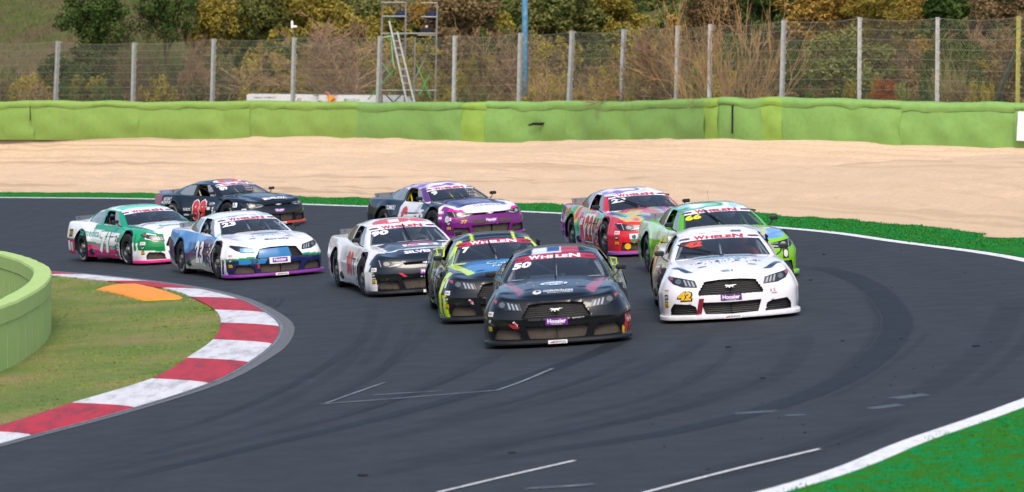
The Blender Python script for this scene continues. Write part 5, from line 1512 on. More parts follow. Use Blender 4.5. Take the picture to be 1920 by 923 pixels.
ROOF_ART = blend(['#f2f0f6', '#e6eaf2', '#f4f2f6', '#b9c4dc', '#ece9f2'], 3.0, 3)
CARS = {
 50: dict(kind='coupe_a', pos=(.61, 47.89), yaw=-1.7, steer=.05, banner='#b3243f', banner_text='#ece8ee', badge='#7c1f33', wnum=('50', '#eceaf0', -.475, .27), wiper=-.02, suit='#2a2d33', helmet='#4aa08a', cage='#9aa0a8',
      label='black race car with number 50 and two red hood wedges', driver='helmeted driver in dark overalls inside the black number 50 car', tow=([(-.66, .335), (-.62, .335), (-.50, .285), (-.53, .265), (-.60, .275)], '#8d1f2a'), hy=.0, extra=ex50,
      layers=[('all', None, '#0b0e13'), ('hood', [(1.02, -.76), (1.1, -.62), (1.95, -.42), (2.06, -.50)], '#8e2f3b'), ('hood', [(1.02, .76), (1.1, .58), (1.93, .40), (2.12, .52)], '#9c3440'), ('roof', rect_(-.55, .02, -.33, .33), '#cfd3dc'), ('roof', rect_(-.55, .02, .08, .33), '#a83a4c'), ('roof', rect_(-.55, -.1, -.12, .06), '#34528c'),
              ('left', rect_(-2.6, -.4, .2, .9), '#717a70'), ('front', [(.91, .05), (1.0, .05), (1.0, .34), (.93, .36)], '#c4252c'), ('front', [(.885, .1), (.91, .1), (.91, .22), (.885, .22)], '#d8b41e')]),
 42: dict(kind='coupe_a', pos=(3.08, 50.25), yaw=-.3, steer=.05, wiper=-.95, suit='#8a2a2a', helmet='#c2562c', cage='#8b939c', mirror='#1b1c20', mesh=M_GRILLE, splitter='#d9d7da', label='white race car with yellow number 42 on its front bumper', driver='helmeted driver in red overalls inside the white number 42 car',
      tow=([(-.455, .345), (-.385, .345), (-.43, .13), (-.50, .13)], '#7c1526'), hy=.0, hcol='#5a1478', extra=ex42, gap='#9a9aa2',
      layers=[('all', None, '#e9e6ea'), ('right', lambda x, y, z: (x < -.1) & (z < .65 + .15 * np.sin(x * 3)), '#cfc3a8'), ('right', lambda x, y, z: (x < -.9) & (z > .5), '#b99252'), ('roof', rect_(-.30, -.05, .18, .34), '#3c5878'), ('roof', [(-.05, -.30), (-.2, .15), (-.24, .15), (-.09, -.30)], '#7d93a8')]),
 7: dict(kind='coupe_a', pos=(-.30, 52.75), yaw=4.8, steer=.05, banner='#b3243f', banner_text='#ece8ee', badge='#7c1f33', wnum=('7', '#eceaf0', -.46, .13), wiper=-.12, suit='#565c66', helmet='#d8d9dc', cage='#9aa0a8', label='dark navy race car with lime stripes and a bright blue hood', driver='helmeted driver in grey overalls inside the lime striped number 7 car', extra=ex7,
      layers=[('all', None, '#0d1219'), ('hood', lambda x, y, z: (x > .8) & (x < 1.98) & (np.abs(y) < .60 - .10 * (x - .8)), '#0572b4'), ('hood', [(.85, -.82), (.85, -.68), (1.92, -.44), (1.98, -.56), (1.5, -.72)], '#c6e01c'), ('hood', [(.85, .82), (.85, .68), (1.92, .44), (1.98, .56), (1.5, .72)], '#c6e01c'),
              ('pillar', lambda x, y, z: (np.abs(x - (.86 - (z - .82) * 2.42)) < .075), '#c6e01c'), ('roof', rect_(-1.2, .1, -.35, -.305), '#c6e01c'), ('roof', rect_(-1.2, .1, .305, .35), '#c6e01c'), ('right', lambda x, y, z: np.abs(x - 1.85 + .15 * z) < .10, '#c6e01c'), ('left', lambda x, y, z: np.abs(x - 1.85 + .15 * z) < .10, '#c6e01c'), ('front', [(-1.0, .1), (-.88, .1), (-.92, .44), (-1.0, .44)], '#c6e01c'),
              ('side', lambda x, y, z: (np.abs(((x * 1.6 + z * 2.2) % 1.3) - .2) < .07) & (x < 1.0), '#c6e01c'), ('side', lambda x, y, z: (np.abs(((x * 1.6 + z * 2.2) % 1.3) - .45) < .10) & (x < 1.0), '#5d7d94')]),
 90: dict(kind='coupe_b', pos=(-1.97, 59.74), yaw=12.6, steer=.05, wnum=('90', '#eceaf0', -.45, .30), wiper=.0, suit='#b9b7a0', helmet='#d7c85a', cage='#8b939c', label='white race car with black nose and hood and red number 90', driver='helmeted driver in pale overalls inside the white and black number 90 car', tow=([(-.52, .40), (-.46, .40), (-.37, .335), (-.43, .33)], '#c22638'), extra=ex90, gap='#8a8a92',
      layers=[('all', None, '#e6e2e4'), ('front', [(-.98, .10), (-.84, .10), (-.90, .38), (-.93, .55), (-.84, .66), (-.60, .80), (.60, .80), (.84, .66), (.93, .55), (.90, .38), (.84, .10), (.98, 0), (-.98, 0)], '#0d1117'), ('front', [(-.86, .0), (.86, .0), (.86, .8), (-.86, .8)], '#0d1117'), ('hood', lambda x, y, z: (x > .8) & (np.abs(y) < .70 - .06 * (x - .8)), '#131c28'), ('hood', lambda x, y, z: (x > 1.9), '#131c28'),
              ('hood', lambda x, y, z: (np.abs(x - (1.84 - .05 * np.abs(y))) < .035) & (np.abs(y) < .62), '#eceaec'), ('hood', lambda x, y, z: (np.abs(np.abs(y) - (.66 - .06 * (x - .8))) < .035) & (x < 1.84), '#e6e2e4'),
              ('roof', lambda x, y, z: ((x + .45) / .40) ** 2 + ((y + .15) / .34) ** 2 < 1, '#c8525c'), ('roof', lambda x, y, z: ((x + .40) / .22) ** 2 + ((y - .34) / .17) ** 2 < 1, '#cc5a64'), ('roof', rect_(-.6, -.2, -.2, .0), '#e6d4dc'), ('right', lambda x, y, z: (x < -1.6) & (z < .55), '#d9c8d4')]),
 23: dict(kind='coupe_a', pos=(-5.32, 67.10), yaw=20.4, steer=.05, wnum=('23', '#eceaf0', -.44, .30), wiper='down', suit='#8d6a5c', helmet='#bfc4cc', cage='#9aa2ac', splitter='#7a2a86', label='white and light blue race car with navy bumper and purple splitter, number 23', driver='helmeted driver in brown overalls inside the blue number 23 car', tape=True, grille_tape='#0c6aa2', tow=([(-.45, .29), (-.40, .29), (-.41, .20), (-.45, .20)], '#a3282c'), extra=ex23, gap='#7d8798',
      layers=[('all', None, '#e9e6ea'), ('right', lambda x, y, z: x < .95, blend(['#9cc4e8', '#5f98d0', '#3f78b8', '#7fb0de'], 1.6, 2)), ('left', lambda x, y, z: x < .95, '#7fb0dc'), ('side', lambda x, y, z: (z < .60 + .16 * np.sin(x * 2.1 + .6)) & (x < .9), blend(['#1d2150', '#2a2f6e', '#3c2a66', '#4a2a5c'], 2.0, 5)), ('side', lambda x, y, z: (z < .26 + .08 * np.sin(x * 2.6 + 2)) & (x < .9), '#d9cfc0'), ('side', lambda x, y, z: (np.abs(z - (.28 + .10 * np.sin(x * 2.6 + 2))) < .03) & (x < .9), '#138a54'),
              ('canopy', None, blend(['#f0f4f8', '#cfe2f2', '#8fbce2', '#e6eff8', '#f2f4f8'], 2.2, 4)), ('roof', lambda x, y, z: np.abs(((x - y * .5) * 5) % 1 - .5) < .14, '#34498c'), ('roof', lambda x, y, z: (x < -.2) & (y < .1), '#dfe8f2'),
              ('front', [(-1., 0), (1., 0), (1., .36), (.60, .40), (-.60, .40), (-1., .36)], '#1a2150'), ('front', [(-1., .355), (-.6, .392), (.6, .392), (1., .355), (1., .40), (.6, .435), (-.6, .435), (-1., .40)], '#10874a')]),
 71: dict(kind='coupe_a', pos=(-8.08, 74.31), yaw=27.9, steer=.05, wiper='down', suit='#5b6670', helmet='#d9dce0', cage='#3a3f45', splitter='#d0207c', label='white, green and magenta race car with number 71 on its door', driver='helmeted driver in slate overalls inside the green and magenta number 71 car', extra=ex71, gap='#8f979a',
      layers=[('all', None, '#ecebec'), ('canopy', None, '#048a6c'), ('roof', None, '#d9efec'), ('roof', rect_(-1.2, -.25, -.5, .5), '#6fc7b4'), ('roof', rect_(-.2, .05, -.5, .5), '#e9f2f2'), ('pillar', lambda x, y, z: (x < -1.45), '#d9e6ea'), ('side', lambda x, y, z: (z > .70 - .05 * x) & (x > -.75) & (x < 1.1), '#07946c'), ('side', lambda x, y, z: (x > .82) & (z > .48 + .0 * x) & (x < 2.1), '#068a48'),
              ('side', lambda x, y, z: (z < .42 - .05 * x) & (x < .88) & (x > -2.3), '#138a4c'), ('side', lambda x, y, z: (z < .36 - .07 * x) & (x < .88), '#c8106c'), ('side', lambda x, y, z: (x < -1.85) & (z < .50), '#c9246e'), ('hood', lambda x, y, z: (np.abs(y) > .62 - .08 * (x - 1)) & (x < 2.0), '#18a37c'), ('hood', lambda x, y, z: (x > 1.55) & (np.abs(y) > .70 - .1 * (x - 1)), '#12a06a'), ('front', [(-1., .32), (-.6, .29), (.6, .29), (1., .32), (1., .72), (-1., .72)], '#057c40'), ('front', [(-.50, .29), (.50, .29), (.46, .70), (-.46, .70)], '#ecebec'), ('front', [(-1, 0), (1, 0), (1, .30), (.6, .28), (-.6, .28), (-1, .30)], '#e9e8ea')]),
 89: dict(kind='coupe_b', pos=(-7.34, 88.65), yaw=36.4, steer=.05, wnum=('89', '#eceaf0', -.47, .24), wiper='down', suit='#3c4048', helmet='#e0e2e6', cage='#b9ac90', splitter='#c23a24', label='black race car with red number 89 and orange red splitter', driver='helmeted driver in charcoal overalls inside the black number 89 car', extra=ex89, gap='#090b0e',
      layers=[('all', None, '#0e141b'), ('roof', lambda x, y, z: ((x + .45) / .48) ** 2 + (y / .42) ** 2 < 1, '#dfdde4'), ('roof', lambda x, y, z: ((x + .40) / .34) ** 2 + (y / .32) ** 2 < 1, '#cc4c44'), ('roof', lambda x, y, z: ((x + .40) / .12) ** 2 + (y / .12) ** 2 < 1, '#6e8cb8'), ('side', [(-2.3, .55), (-1.95, .55), (-1.95, .88), (-2.3, .88)], '#8a4a58'), ('side', lambda x, y, z: x < -2.3, '#4c5866'), ('front', [(-1, .1), (1, .1), (1, .45), (-1, .45)], '#1c1f23')]),
 9: dict(kind='coupe_b', pos=(-1.46, 76.47), yaw=25.5, steer=.05, wnum=('9', '#dfe0e8', -.46, .15), wiper='down', suit='#7a7f52', helmet='#b9bcc4', cage='#c9b21c', splitter='#6b2a78', label='navy and purple race car with white door, red number 9 and magenta bumper', driver='helmeted driver in olive overalls inside the purple number 9 car', extra=ex9, gap='#2a2c3a', hcol='#7c2a86',
      layers=[('all', None, '#101a26'), ('side', [(-.55, .12), (.86, .12), (.86, .85), (-.42, .85), (-.52, .70)], '#e2dfe4'), ('roof', None, blend(['#8a5aa8', '#f0eef4', '#e2dcec', '#7c4a9c', '#f2f0f6'], 2.2, 8)), ('pillar', lambda x, y, z: (x > .05) & (z > .83), '#5c2f78'), ('hood', lambda x, y, z: (x > .8), '#ebe7ec'), ('hood', lambda x, y, z: (x > .8) & (x < 1.93 + .10 * np.abs(y)) & (np.abs(y) < .62), blend(['#33195e', '#45246e', '#221548', '#2c2c66'], 2.0, 6, (1, 1, 1))),
              ('hood', lambda x, y, z: (np.abs(y) > .72 - .02 * x) & (x < 1.6), '#16222e'), ('side', lambda x, y, z: (x > 1.72), '#7a2280'), ('front', [(-1, 0), (1, 0), (1, .60), (-1, .60)], '#6a1c6c'), ('front', [(-1., .47), (-.84, .47), (-.5, .50), (-.42, .62), (-.9, .74), (-1., .72)], '#cf1f8e'), ('front', [(1., .45), (.88, .45), (.5, .60), (.55, .64), (.9, .74), (1., .72)], '#d4259a'), ('front', [(-.52, .58), (.52, .58), (.6, .66), (.5, .75), (-.5, .75), (-.6, .66)], '#ebe7ec')]),
 22: dict(kind='coupe_b', pos=(2.44, 66.64), yaw=12.4, steer=.05, wnum=('22', '#d9d6e0', -.42, .32), wiper=-.62, suit='#5c5f7a', helmet='#c8ccd4', cage='#2e3238', splitter='#8a4a9c', label='red race car with swirling multicolour airbrush paint and number 22', driver='helmeted driver in violet grey overalls inside the multicolour number 22 car', extra=ex22, gap='#6a2a3a',
      layers=[('all', None, blend(['#c9282f', '#d8497c', '#e0a8c4', '#5cb8a4', '#2f9a5c', '#e0b428', '#c9282f', '#6a3a8c', '#d83a34'], 1.8, 11, contrast=1.8)), ('canopy', None, blend(['#e9c8dc', '#f0e6ee', '#c98ab4', '#a4d0c8', '#e9d8e4'], 2.2, 13)), ('pillar', lambda x, y, z: (x > -.35) & (z > .83), '#c4242e'), ('roof', None, blend(['#eceaf0', '#e6b4cc', '#9ccfc4', '#f2f0f4', '#7a6aa8', '#ece6ee'], 2.4, 15)), ('hood', lambda x, y, z: (x > .8), blend(['#d86a94', '#b8407c', '#7a4a9c', '#5cb8ac', '#d8b848', '#d0486c', '#c83a50'], 1.5, 17, (.7, 1.6, 1))),
              ('side', lambda x, y, z: (x > 1.0), '#cf2434'), ('side', lambda x, y, z: (x < -1.7), blend(['#e0b428', '#c9962c', '#b84a6c', '#d8d4e0', '#6a3a8c'], 2.2, 9)), ('front', None, '#cf2030'), ('front', lambda x, y, z: (np.abs(y) < .42) & (z > .30) & (z < .46), blend(['#2f4f9c', '#3f7cc0', '#5a3a8c', '#2a6a9c'], 3., 3)), ('front', [(-.35, .60), (.35, .60), (.35, .75), (-.35, .75)], '#a8467c')]),
 66: dict(kind='coupe_b', pos=(3.51, 58.25), yaw=8.1, steer=.05, wnum=('66', '#e8dc1c', -.46, .28), wiper=-.30, suit='#41464e', helmet='#e4e6ea', cage='#4f8a2c', splitter='#7db82c', label='lime green and white race car with yellow number 66', driver='helmeted driver in graphite overalls inside the lime green number 66 car', extra=ex66, gap='#4f7a30', antenna=True,
      layers=[('all', None, '#6cb814'), ('side', None, blend(['#6cb814', '#d8e8d4', '#86c83c', '#3c9c28', '#cfe2cc', '#1f8a2c'], 1.9, 21, contrast=1.8)), ('side', lambda x, y, z: z > .62, blend(['#e6efe6', '#b4dca0', '#f0f2ee', '#7cc43c'], 1.8, 23)), ('canopy', None, '#e4efe4'), ('pillar', lambda x, y, z: x > -.30, '#5cb010'), ('roof', None, blend(['#eaf2ee', '#8cc8b4', '#3a8f74', '#dfeeea', '#9cc4d8', '#eef2f2'], 2.2, 25)), ('hood', lambda x, y, z: (x > .8), blend(['#9cc03c', '#8cb8dc', '#5a94cc', '#cfe2ee', '#8fc832'], 1.5, 27)), ('hood', lambda x, y, z: np.abs(y - .55 + .3 * (x - 1.3) ** 2) < .04, '#d8c84a'), ('front', None, '#76bc12'), ('side', lambda x, y, z: x > 1.2, '#70b814')]),
}
for num, sp in CARS.items():
    build_car(num, sp['kind'], sp['pos'], rad(sp['yaw']), 0., sp)
# ================================================================== BEHIND THE BARRIER
# ---- vegetation: leaf-sized faces on limbs; prototypes are shared, colour comes from each plant's own material
def leaf_mat(name, cols, trans=.25):
    k = NT(name); tc = k.n('TexCoord').outputs['Object']; oi = k.n('ObjectInfo')
    n1 = k.noise(tc, 1.1, 3, .6); n2 = k.noise(tc, 11, 2, .6)
    a = k.ramp(n1, [(.32, C(cols[0])), (.5, C(cols[1])), (.68, C(cols[2]))])
    b = k.ramp(n2, [(.3, tuple(x * .6 for x in C(cols[1]))), (.55, C(cols[1])), (.75, tuple(min(1, x * 1.25) for x in C(cols[2])))])
    col = k.mix(.55, a, b)
    br = k.math('ADD', k.math('MULTIPLY', oi.outputs['Random'], .4), .76)
    hs = k.n('HueSaturation'); k.l(col, hs.inputs['Color']); k.l(br, hs.inputs['Value'])
    k.l(hs.outputs[0], k.b.inputs['Base Color']); k.b.inputs['Roughness'].default_value = .75; k.b.inputs['Specular IOR Level'].default_value = .15
    return k.m
LM = {'dark': leaf_mat('dark_evergreen_leaves', ('#2a3c1c', '#425626', '#5f7030')), 'green': leaf_mat('green_leaves', ('#48542a', '#676c36', '#857f48')), 'olive': leaf_mat('olive_leaves', ('#6e6626', '#938434', '#b09a4c')),
      'yellow': leaf_mat('yellow_autumn_leaves', ('#75622c', '#937636', '#ab8844')), 'rust': leaf_mat('rust_leaves', ('#6e3a20', '#93502c', '#a8683c')), 'brown': leaf_mat('brown_dry_leaves', ('#5f5036', '#7d6846', '#988058'))}
M_BARK = mat('bark', '#4a3a2c', .9, vary=.3, vscale=10); M_PALE = mat('pale_bark', '#8a6e52', .9, vary=.25, vscale=8); M_TWIG = mat('dry_twigs', '#7a5c40', .9, vary=.35, vscale=3)

def crown_mesh(seed, n, leaf, shape):
    """leaves in clumps through an uneven crown 1 m in radius; shape = (x, y, z) stretch"""
    g = np.random.default_rng(seed); nc = 70
    d = g.normal(size=(nc, 3)); d /= np.linalg.norm(d, axis=1)[:, None]
    r = g.random(nc) ** .45; lob = .62 + .6 * vnoise(d[:, 0] * 1.7 + seed, d[:, 1] * 1.7, d[:, 2] * 1.7, 1.)
    cc = d * (r * lob)[:, None]; cr_ = .10 + .16 * g.random(nc)
    k_ = g.integers(0, nc, n); o = g.normal(size=(n, 3)); o /= np.linalg.norm(o, axis=1)[:, None]
    P = cc[k_] + o * (cr_[k_] * (.35 + .75 * g.random(n) ** .5))[:, None]
    P = P * np.array(shape)
    u = g.normal(size=(n, 3)); u /= np.linalg.norm(u, axis=1)[:, None]; w = np.cross(u, g.normal(size=(n, 3))); w /= np.linalg.norm(w, axis=1)[:, None]
    L = leaf * (.6 + .8 * g.random(n))[:, None]
    V = np.stack([P - u * L, P + w * L * .5, P + u * L, P - w * L * .5], 1).reshape(-1, 3)
    return V, np.arange(4 * n).reshape(-1, 4)

def limb_mesh(seed, depth, spread, twig_r, base=((0, 0, 0), (0, 0, 1)), L0=.9, r0=.05, bend=.2, kids=3, ratio=.68):
    g = random.Random(seed); V = []; F = []
    def seg(p, d, L, r, lev):
        pts = [Vector(p)]; dd = Vector(d).normalized(); ns = 4
        for i in range(ns):
            dd = (dd + Vector((g.gauss(0, bend), g.gauss(0, bend), g.gauss(0, bend) + .03))).normalized(); pts.append(pts[-1] + dd * L / ns)
        n = 5 if lev < 2 else 3; o = len(V); ax = dd.orthogonal().normalized(); ay = dd.cross(ax)
        for i, q in enumerate(pts):
            rr = r * (1 - .5 * i / ns)
            for a in range(n): V.append(tuple(q + (ax * math.cos(2 * math.pi * a / n) + ay * math.sin(2 * math.pi * a / n)) * rr))
        for i in range(ns):
            for a in range(n): F.append((o + i * n + a, o + i * n + (a + 1) % n, o + (i + 1) * n + (a + 1) % n, o + (i + 1) * n + a))
        if lev >= depth: return
        for c_ in range(kids + (lev > 0)):
            q = pts[g.randint(1 if lev else 2, ns)]; nd = (dd + Vector((g.gauss(0, spread), g.gauss(0, spread), g.gauss(0, spread * .7) + .1))).normalized()
            seg(q, nd, L * ratio * g.uniform(.75, 1.15), max(twig_r, r * .55), lev + 1)
    seg(base[0], base[1], L0, r0, 0)
    return V, F

def to_mesh(name, VF, smooth=False):
    V, F = VF
    if len({len(f) for f in F}) == 1: return np_mesh(name, np.array(V), np.array(F), smooth)
    return py_mesh(name, V, F, smooth)
CROWNS = [to_mesh('crown', crown_mesh(s, 11000, .036, (1, 1, 1))) for s in (1, 2, 3, 4)]
CROWN_F = [to_mesh('crown', crown_mesh(s + 20, 9000, .050, (1, 1, 1))) for s in (1, 2)]
TRUNKS = [to_mesh('trunk', limb_mesh(s, 3, .55, .004, L0=.9, r0=.05)) for s in (1, 2, 3)]
BARE = [to_mesh('limbs', limb_mesh(s + 40, 5, .55, .0035, L0=.55, r0=.028, kids=3, ratio=.74)) for s in (1, 2, 3)]
BRUSH = []
for s in (1, 2, 3):                                  # leafless brush: many thin stems from the ground
    V = []; F = []; g = random.Random(s)
    for q in range(46):
        a = g.uniform(0, 6.28); t = g.uniform(.1, .9)
        v, f = limb_mesh(s * 100 + q, 2, .42, .0035, ((.45 * math.cos(a) * t, .45 * math.sin(a) * t, 0), (math.cos(a) * t, math.sin(a) * t, 1.1)), g.uniform(.55, .95), .007, .16, 3, .6)
        o = len(V); V += v; F += [tuple(i + o for i in x) for x in f]
    BRUSH.append(to_mesh('stems', (V, F)))
BR_M = {'pale': mat('pale_dry_stems', '#a17e54', .9, vary=.35, vscale=2), 'dark': mat('dark_dry_stems', '#4a3a2c', .9, vary=.35, vscale=2), 'olive': mat('olive_stems', '#857a4c', .9, vary=.35, vscale=2), 'rust': mat('rust_stems', '#93512f', .9, vary=.3, vscale=2)}

def dep(px, D): return D + float(bar(px)[1]) - 147.
def ground_at(px, D): p = at(px, 100, D); return p[0], p[1], float(terrain_z(np.array(p[0]), np.array(p[1])))
cnt = [0]
def tree(px, D, top_py, wpx, leaf, label, group=None, trunk=.35, crown_low=None, kind=0, name='tree', bark=None, low_py=None):
    """a leafy tree whose crown spans wpx pixels and whose tip reaches row top_py, rooted where column px meets the slope at depth D"""
    D0 = D; D = dep(px, D); x, y, z = ground_at(px, D); s = FPX / D
    ztop = at(px, top_py, D)[2]; H = max(ztop - z, 1.0); R = wpx / s / 2
    zlow = (at(px, low_py, D)[2] - z) if low_py else H * trunk * .5
    rt = tag(empty(name, (x, y, z - .1), random.uniform(0, 6.28)), label, 'tree' if name == 'tree' else 'bush', group)
    cme = (CROWNS if D0 < 172 else CROWN_F); me = cme[(cnt[0] + kind) % len(cme)]; cnt[0] += 1
    c = link('crown', me, LM[leaf], rt); hz = (H - zlow) / 2; c.location = (0, 0, zlow + hz); c.scale = (R, R, hz * 1.02)
    t = link('trunk', TRUNKS[cnt[0] % 3], bark or M_BARK, rt); t.scale = (R * 1.0, R * 1.0, H * .52)
    return rt
def bare(px, D, top_py, label, m=None, lean=0., wid=1., group=None, kind=0):
    D = dep(px, D); x, y, z = ground_at(px, D); H = max(.8, at(px, top_py, D)[2] - z)
    rt = tag(empty('bare_tree', (x, y, z - .1), random.uniform(0, 6.28)), label, 'tree', group)
    o = link('limbs', BARE[kind % 3], m or M_PALE, rt); s = H / 1.55; o.scale = (s * wid, s * wid, s); rt.rotation_euler[1] = lean
    return rt
def brush(px, D, top_py, wpx, m, label, group=None, kind=0):
    D = dep(px, D); x, y, z = ground_at(px, D); H = max(.8, at(px, top_py, D)[2] - z); R = wpx / (FPX / D) / 2
    rt = tag(empty('dry_bush', (x, y, z - .1), random.uniform(0, 6.28)), label, 'bush', group)
    o = link('stems', BRUSH[kind % 3], BR_M[m], rt); o.scale = (R / .75, R / .75, H / 1.15)
    return rt

G_TREE = 'trees on the slope behind the fence'; G_BUSH = 'bushes behind the fence'; G_DRY = 'leafless bushes behind the fence'
# individual trees that stand out
tree(190, 166, -70, 185, 'dark', 'tall green tree standing alone on the grassy slope', G_TREE, low_py=112)
tree(150, 160, 84, 190, 'dark', 'broad dark green bush at the foot of the lone green tree', G_BUSH, name='leafy_bush', low_py=205)
tree(312, 169, -55, 125, 'dark', 'dark evergreen tree beside the pale thin trunk', G_TREE, low_py=84)
bare(345, 156, -30, 'pale thin bare tree in front of the dark evergreen', M_PALE, .0, .5, G_TREE, 0)
tree(400, 172, -30, 130, 'olive', 'olive tree between the dark evergreen and the round green tree', G_TREE, low_py=110)
tree(497, 174, -45, 115, 'green', 'round green tree behind the white device on the fence post', G_TREE, low_py=75)
tree(590, 176, -40, 150, 'olive', 'large olive tree left of the scaffold tower', G_TREE, low_py=100)
bare(665, 157, -60, 'spreading bare tree with arching limbs left of the scaffold tower', M_PALE, .05, 1.3, G_TREE, 1)
bare(700, 158, -50, 'leaning bare tree close behind the scaffold tower', M_PALE, .3, 1.0, G_TREE, 2)
tree(800, 178, -20, 60, 'yellow', 'small yellow leaved tree above the scaffold tower', G_TREE, low_py=55)
tree(870, 176, -40, 170, 'brown', 'brown leaved tree between the scaffold tower and the blue pole', G_TREE, low_py=110)
bare(925, 160, -50, 'bare tree with thin crown just left of the blue pole', M_PALE, -.1, .9, G_TREE, 0)
tree(1055, 176, -50, 190, 'green', 'broad green tree right of the blue pole', G_TREE, low_py=95)
tree(1150, 180, -40, 130, 'olive', 'olive tree between the green tree and the twin bare stems', G_TREE, low_py=80)
bare(1245, 150, -40, 'pale bare tree with twin stems right behind the fence', M_PALE, .06, .7, G_TREE, 1)
bare(1268, 151, -70, 'second pale bare stem leaning beside the twin stemmed tree', M_PALE, .12, .7, G_TREE, 2)
bare(1180, 152, 60, 'short leaning bare trunk among the bushes', M_BARK, .35, .5, G_TREE, 0)
tree(1340, 178, -50, 130, 'brown', 'brown leaved tree behind the pale drooping bush', G_TREE, low_py=90)
tree(1440, 180, -60, 150, 'dark', 'dark evergreen tree behind the drooping branches', G_TREE, low_py=80)
tree(1690, 174, -60, 90, 'yellow', 'narrow yellow tree just right of the olive and gold one', G_TREE, low_py=50)
tree(1545, 172, -45, 170, 'yellow', 'golden yellow autumn tree above the fence', G_TREE, low_py=70, kind=1)
tree(1650, 171, -50, 150, 'olive', 'olive and gold autumn tree beside the golden yellow one', G_TREE, low_py=60, kind=2)
tree(1590, 158, 45, 200, 'green', 'large green bush below the golden trees', G_BUSH, name='leafy_bush', low_py=200)
tree(1480, 160, 60, 120, 'dark', 'dark green bush below the drooping branches', G_BUSH, name='leafy_bush', low_py=205)
bare(1725, 170, -30, 'thin bare tree right of the golden trees', M_PALE, .0, .8, G_TREE, 0)
bare(1850, 168, -50, 'bare brown tree near the end post of the fence', M_PALE, -.05, 1.0, G_TREE, 1)
tree(1780, 180, -60, 170, 'dark', 'dark evergreen tree behind the thin bare tree', G_TREE, low_py=110)
tree(1885, 176, -50, 170, 'brown', 'brown leaved tree behind the end post', G_TREE, low_py=110)
tree(1790, 160, 60, 150, 'dark', 'dark bush in front of the far evergreen near the end post', G_BUSH, name='leafy_bush', low_py=205)
tree(1900, 158, 40, 130, 'brown', 'rusty brown bush behind the slanting fence brace', G_BUSH, name='leafy_bush', low_py=205)
tree(1662, 152.5, 140, 58, 'rust', 'small round rust red bush behind the fence', G_BUSH, name='leafy_bush', low_py=200)
brush(1370, 150, 40, 190, 'pale', 'pale drooping leafless bush with long stems', G_DRY, 1)
# the thicket along the slope: look-alikes told apart only by where they stand
lk = {'olive': 'olive leaved bush in the thicket behind the fence', 'green': 'green leaved bush in the thicket behind the fence', 'brown': 'brown leaved bush in the thicket behind the fence', 'dark': 'dark leaved bush in the thicket behind the fence', 'yellow': 'yellowing bush in the thicket behind the fence'}
pal = lambda px: random.choices(['olive', 'green', 'brown', 'dark', 'yellow'], [5, 1.8, 3.4, 1.6, 1.0] if px < 1150 else [3.6, 2.2, 3.0, 2.6, 1.2])[0]
for px in np.arange(-60, 1990, 62):
    for D, ty, sz in ((154, 150, 95), (159, 122, 100), (164, 92, 110), (172, 55, 125), (180, 12, 150), (190, -20, 170)):
        if D >= 172 and px < 440: continue
        if D < 160 and 430 < px < 840: continue
        if D >= 164 and px < 100: continue
        p = px + random.uniform(-30, 30); lf = pal(p)
        tree(p, D + random.uniform(-2.5, 2.5), ty + random.uniform(-16, 18), sz * random.uniform(.75, 1.2), lf, lk[lf], 'thicket: ' + lf + ' bushes', name='leafy_bush', low_py=(ty + 175) if D < 170 else ty + 140)
for px in np.arange(-20, 1960, 130):
    p = px + random.uniform(-30, 30); m_ = random.choice(['pale', 'dark', 'olive', 'olive'])
    brush(p, random.uniform(150, 163) if not 420 < p < 850 else random.uniform(162, 167), random.uniform(70, 135), random.uniform(70, 130), m_, {'pale': 'pale', 'dark': 'dark brown', 'olive': 'olive grey'}[m_] + ' leafless brush in the thicket behind the fence', 'leafless brush: ' + m_, random.randint(0, 2))
# rough grass between the barrier and the slope, and on the open hillside at the left
M_ROUGH = grass_mat('rough_dry_grass', [(.3, (.07, .10, .025)), (.5, (.14, .12, .05)), (.7, (.20, .14, .085))], .4, [(.35, (.06, .07, .025)), (.65, (.19, .15, .08))], 5)
n_ = 60000; gx = RNG.uniform(-30, 32, n_); gy = bar_y(gx) + 3 + RNG.random(n_) ** 1.3 * 60
gz_ = terrain_z(gx, gy)
blades('hillside_grass', np.column_stack([gx, gy, gz_ - .03]), .28, .05, M_ROUGH, .7)

# ---- blue lamp pole
p0_, p1_ = at(984, 300, 139.5), at(984, -260, 139.5)
M_BLUE = NT('weathered_blue_paint'); k = M_BLUE; tc = k.n('TexCoord').outputs['Object']
k.l(k.ramp(k.noise(tc, 6, 6, .7), [(.32, (.06, .20, .36)), (.5, (.10, .28, .44)), (.68, (.26, .42, .52))]), k.b.inputs['Base Color']); k.b.inputs['Roughness'].default_value = .55; M_BLUE = k.m
zb = float(terrain_z(np.array(p0_[0]), np.array(p0_[1])))
po = tag(empty('lamp_pole', (p0_[0], p0_[1], zb)), 'tall weathered blue steel pole behind the barrier', 'pole')
Hh = p1_[2] - zb
MB().tube([(0, 0, 0), (0, 0, Hh * .5), (.06, 0, Hh)], [.135, .125, .10], 14).build('shaft', M_BLUE, po, True)
MB().box((-.25, -.25, -.05), (.25, .25, .06), .02).build('base_plate', M_BLUE, po)

M_SCAF = mat('dull_scaffold_steel', '#84827c', .55, .3, vary=.2, vscale=5)
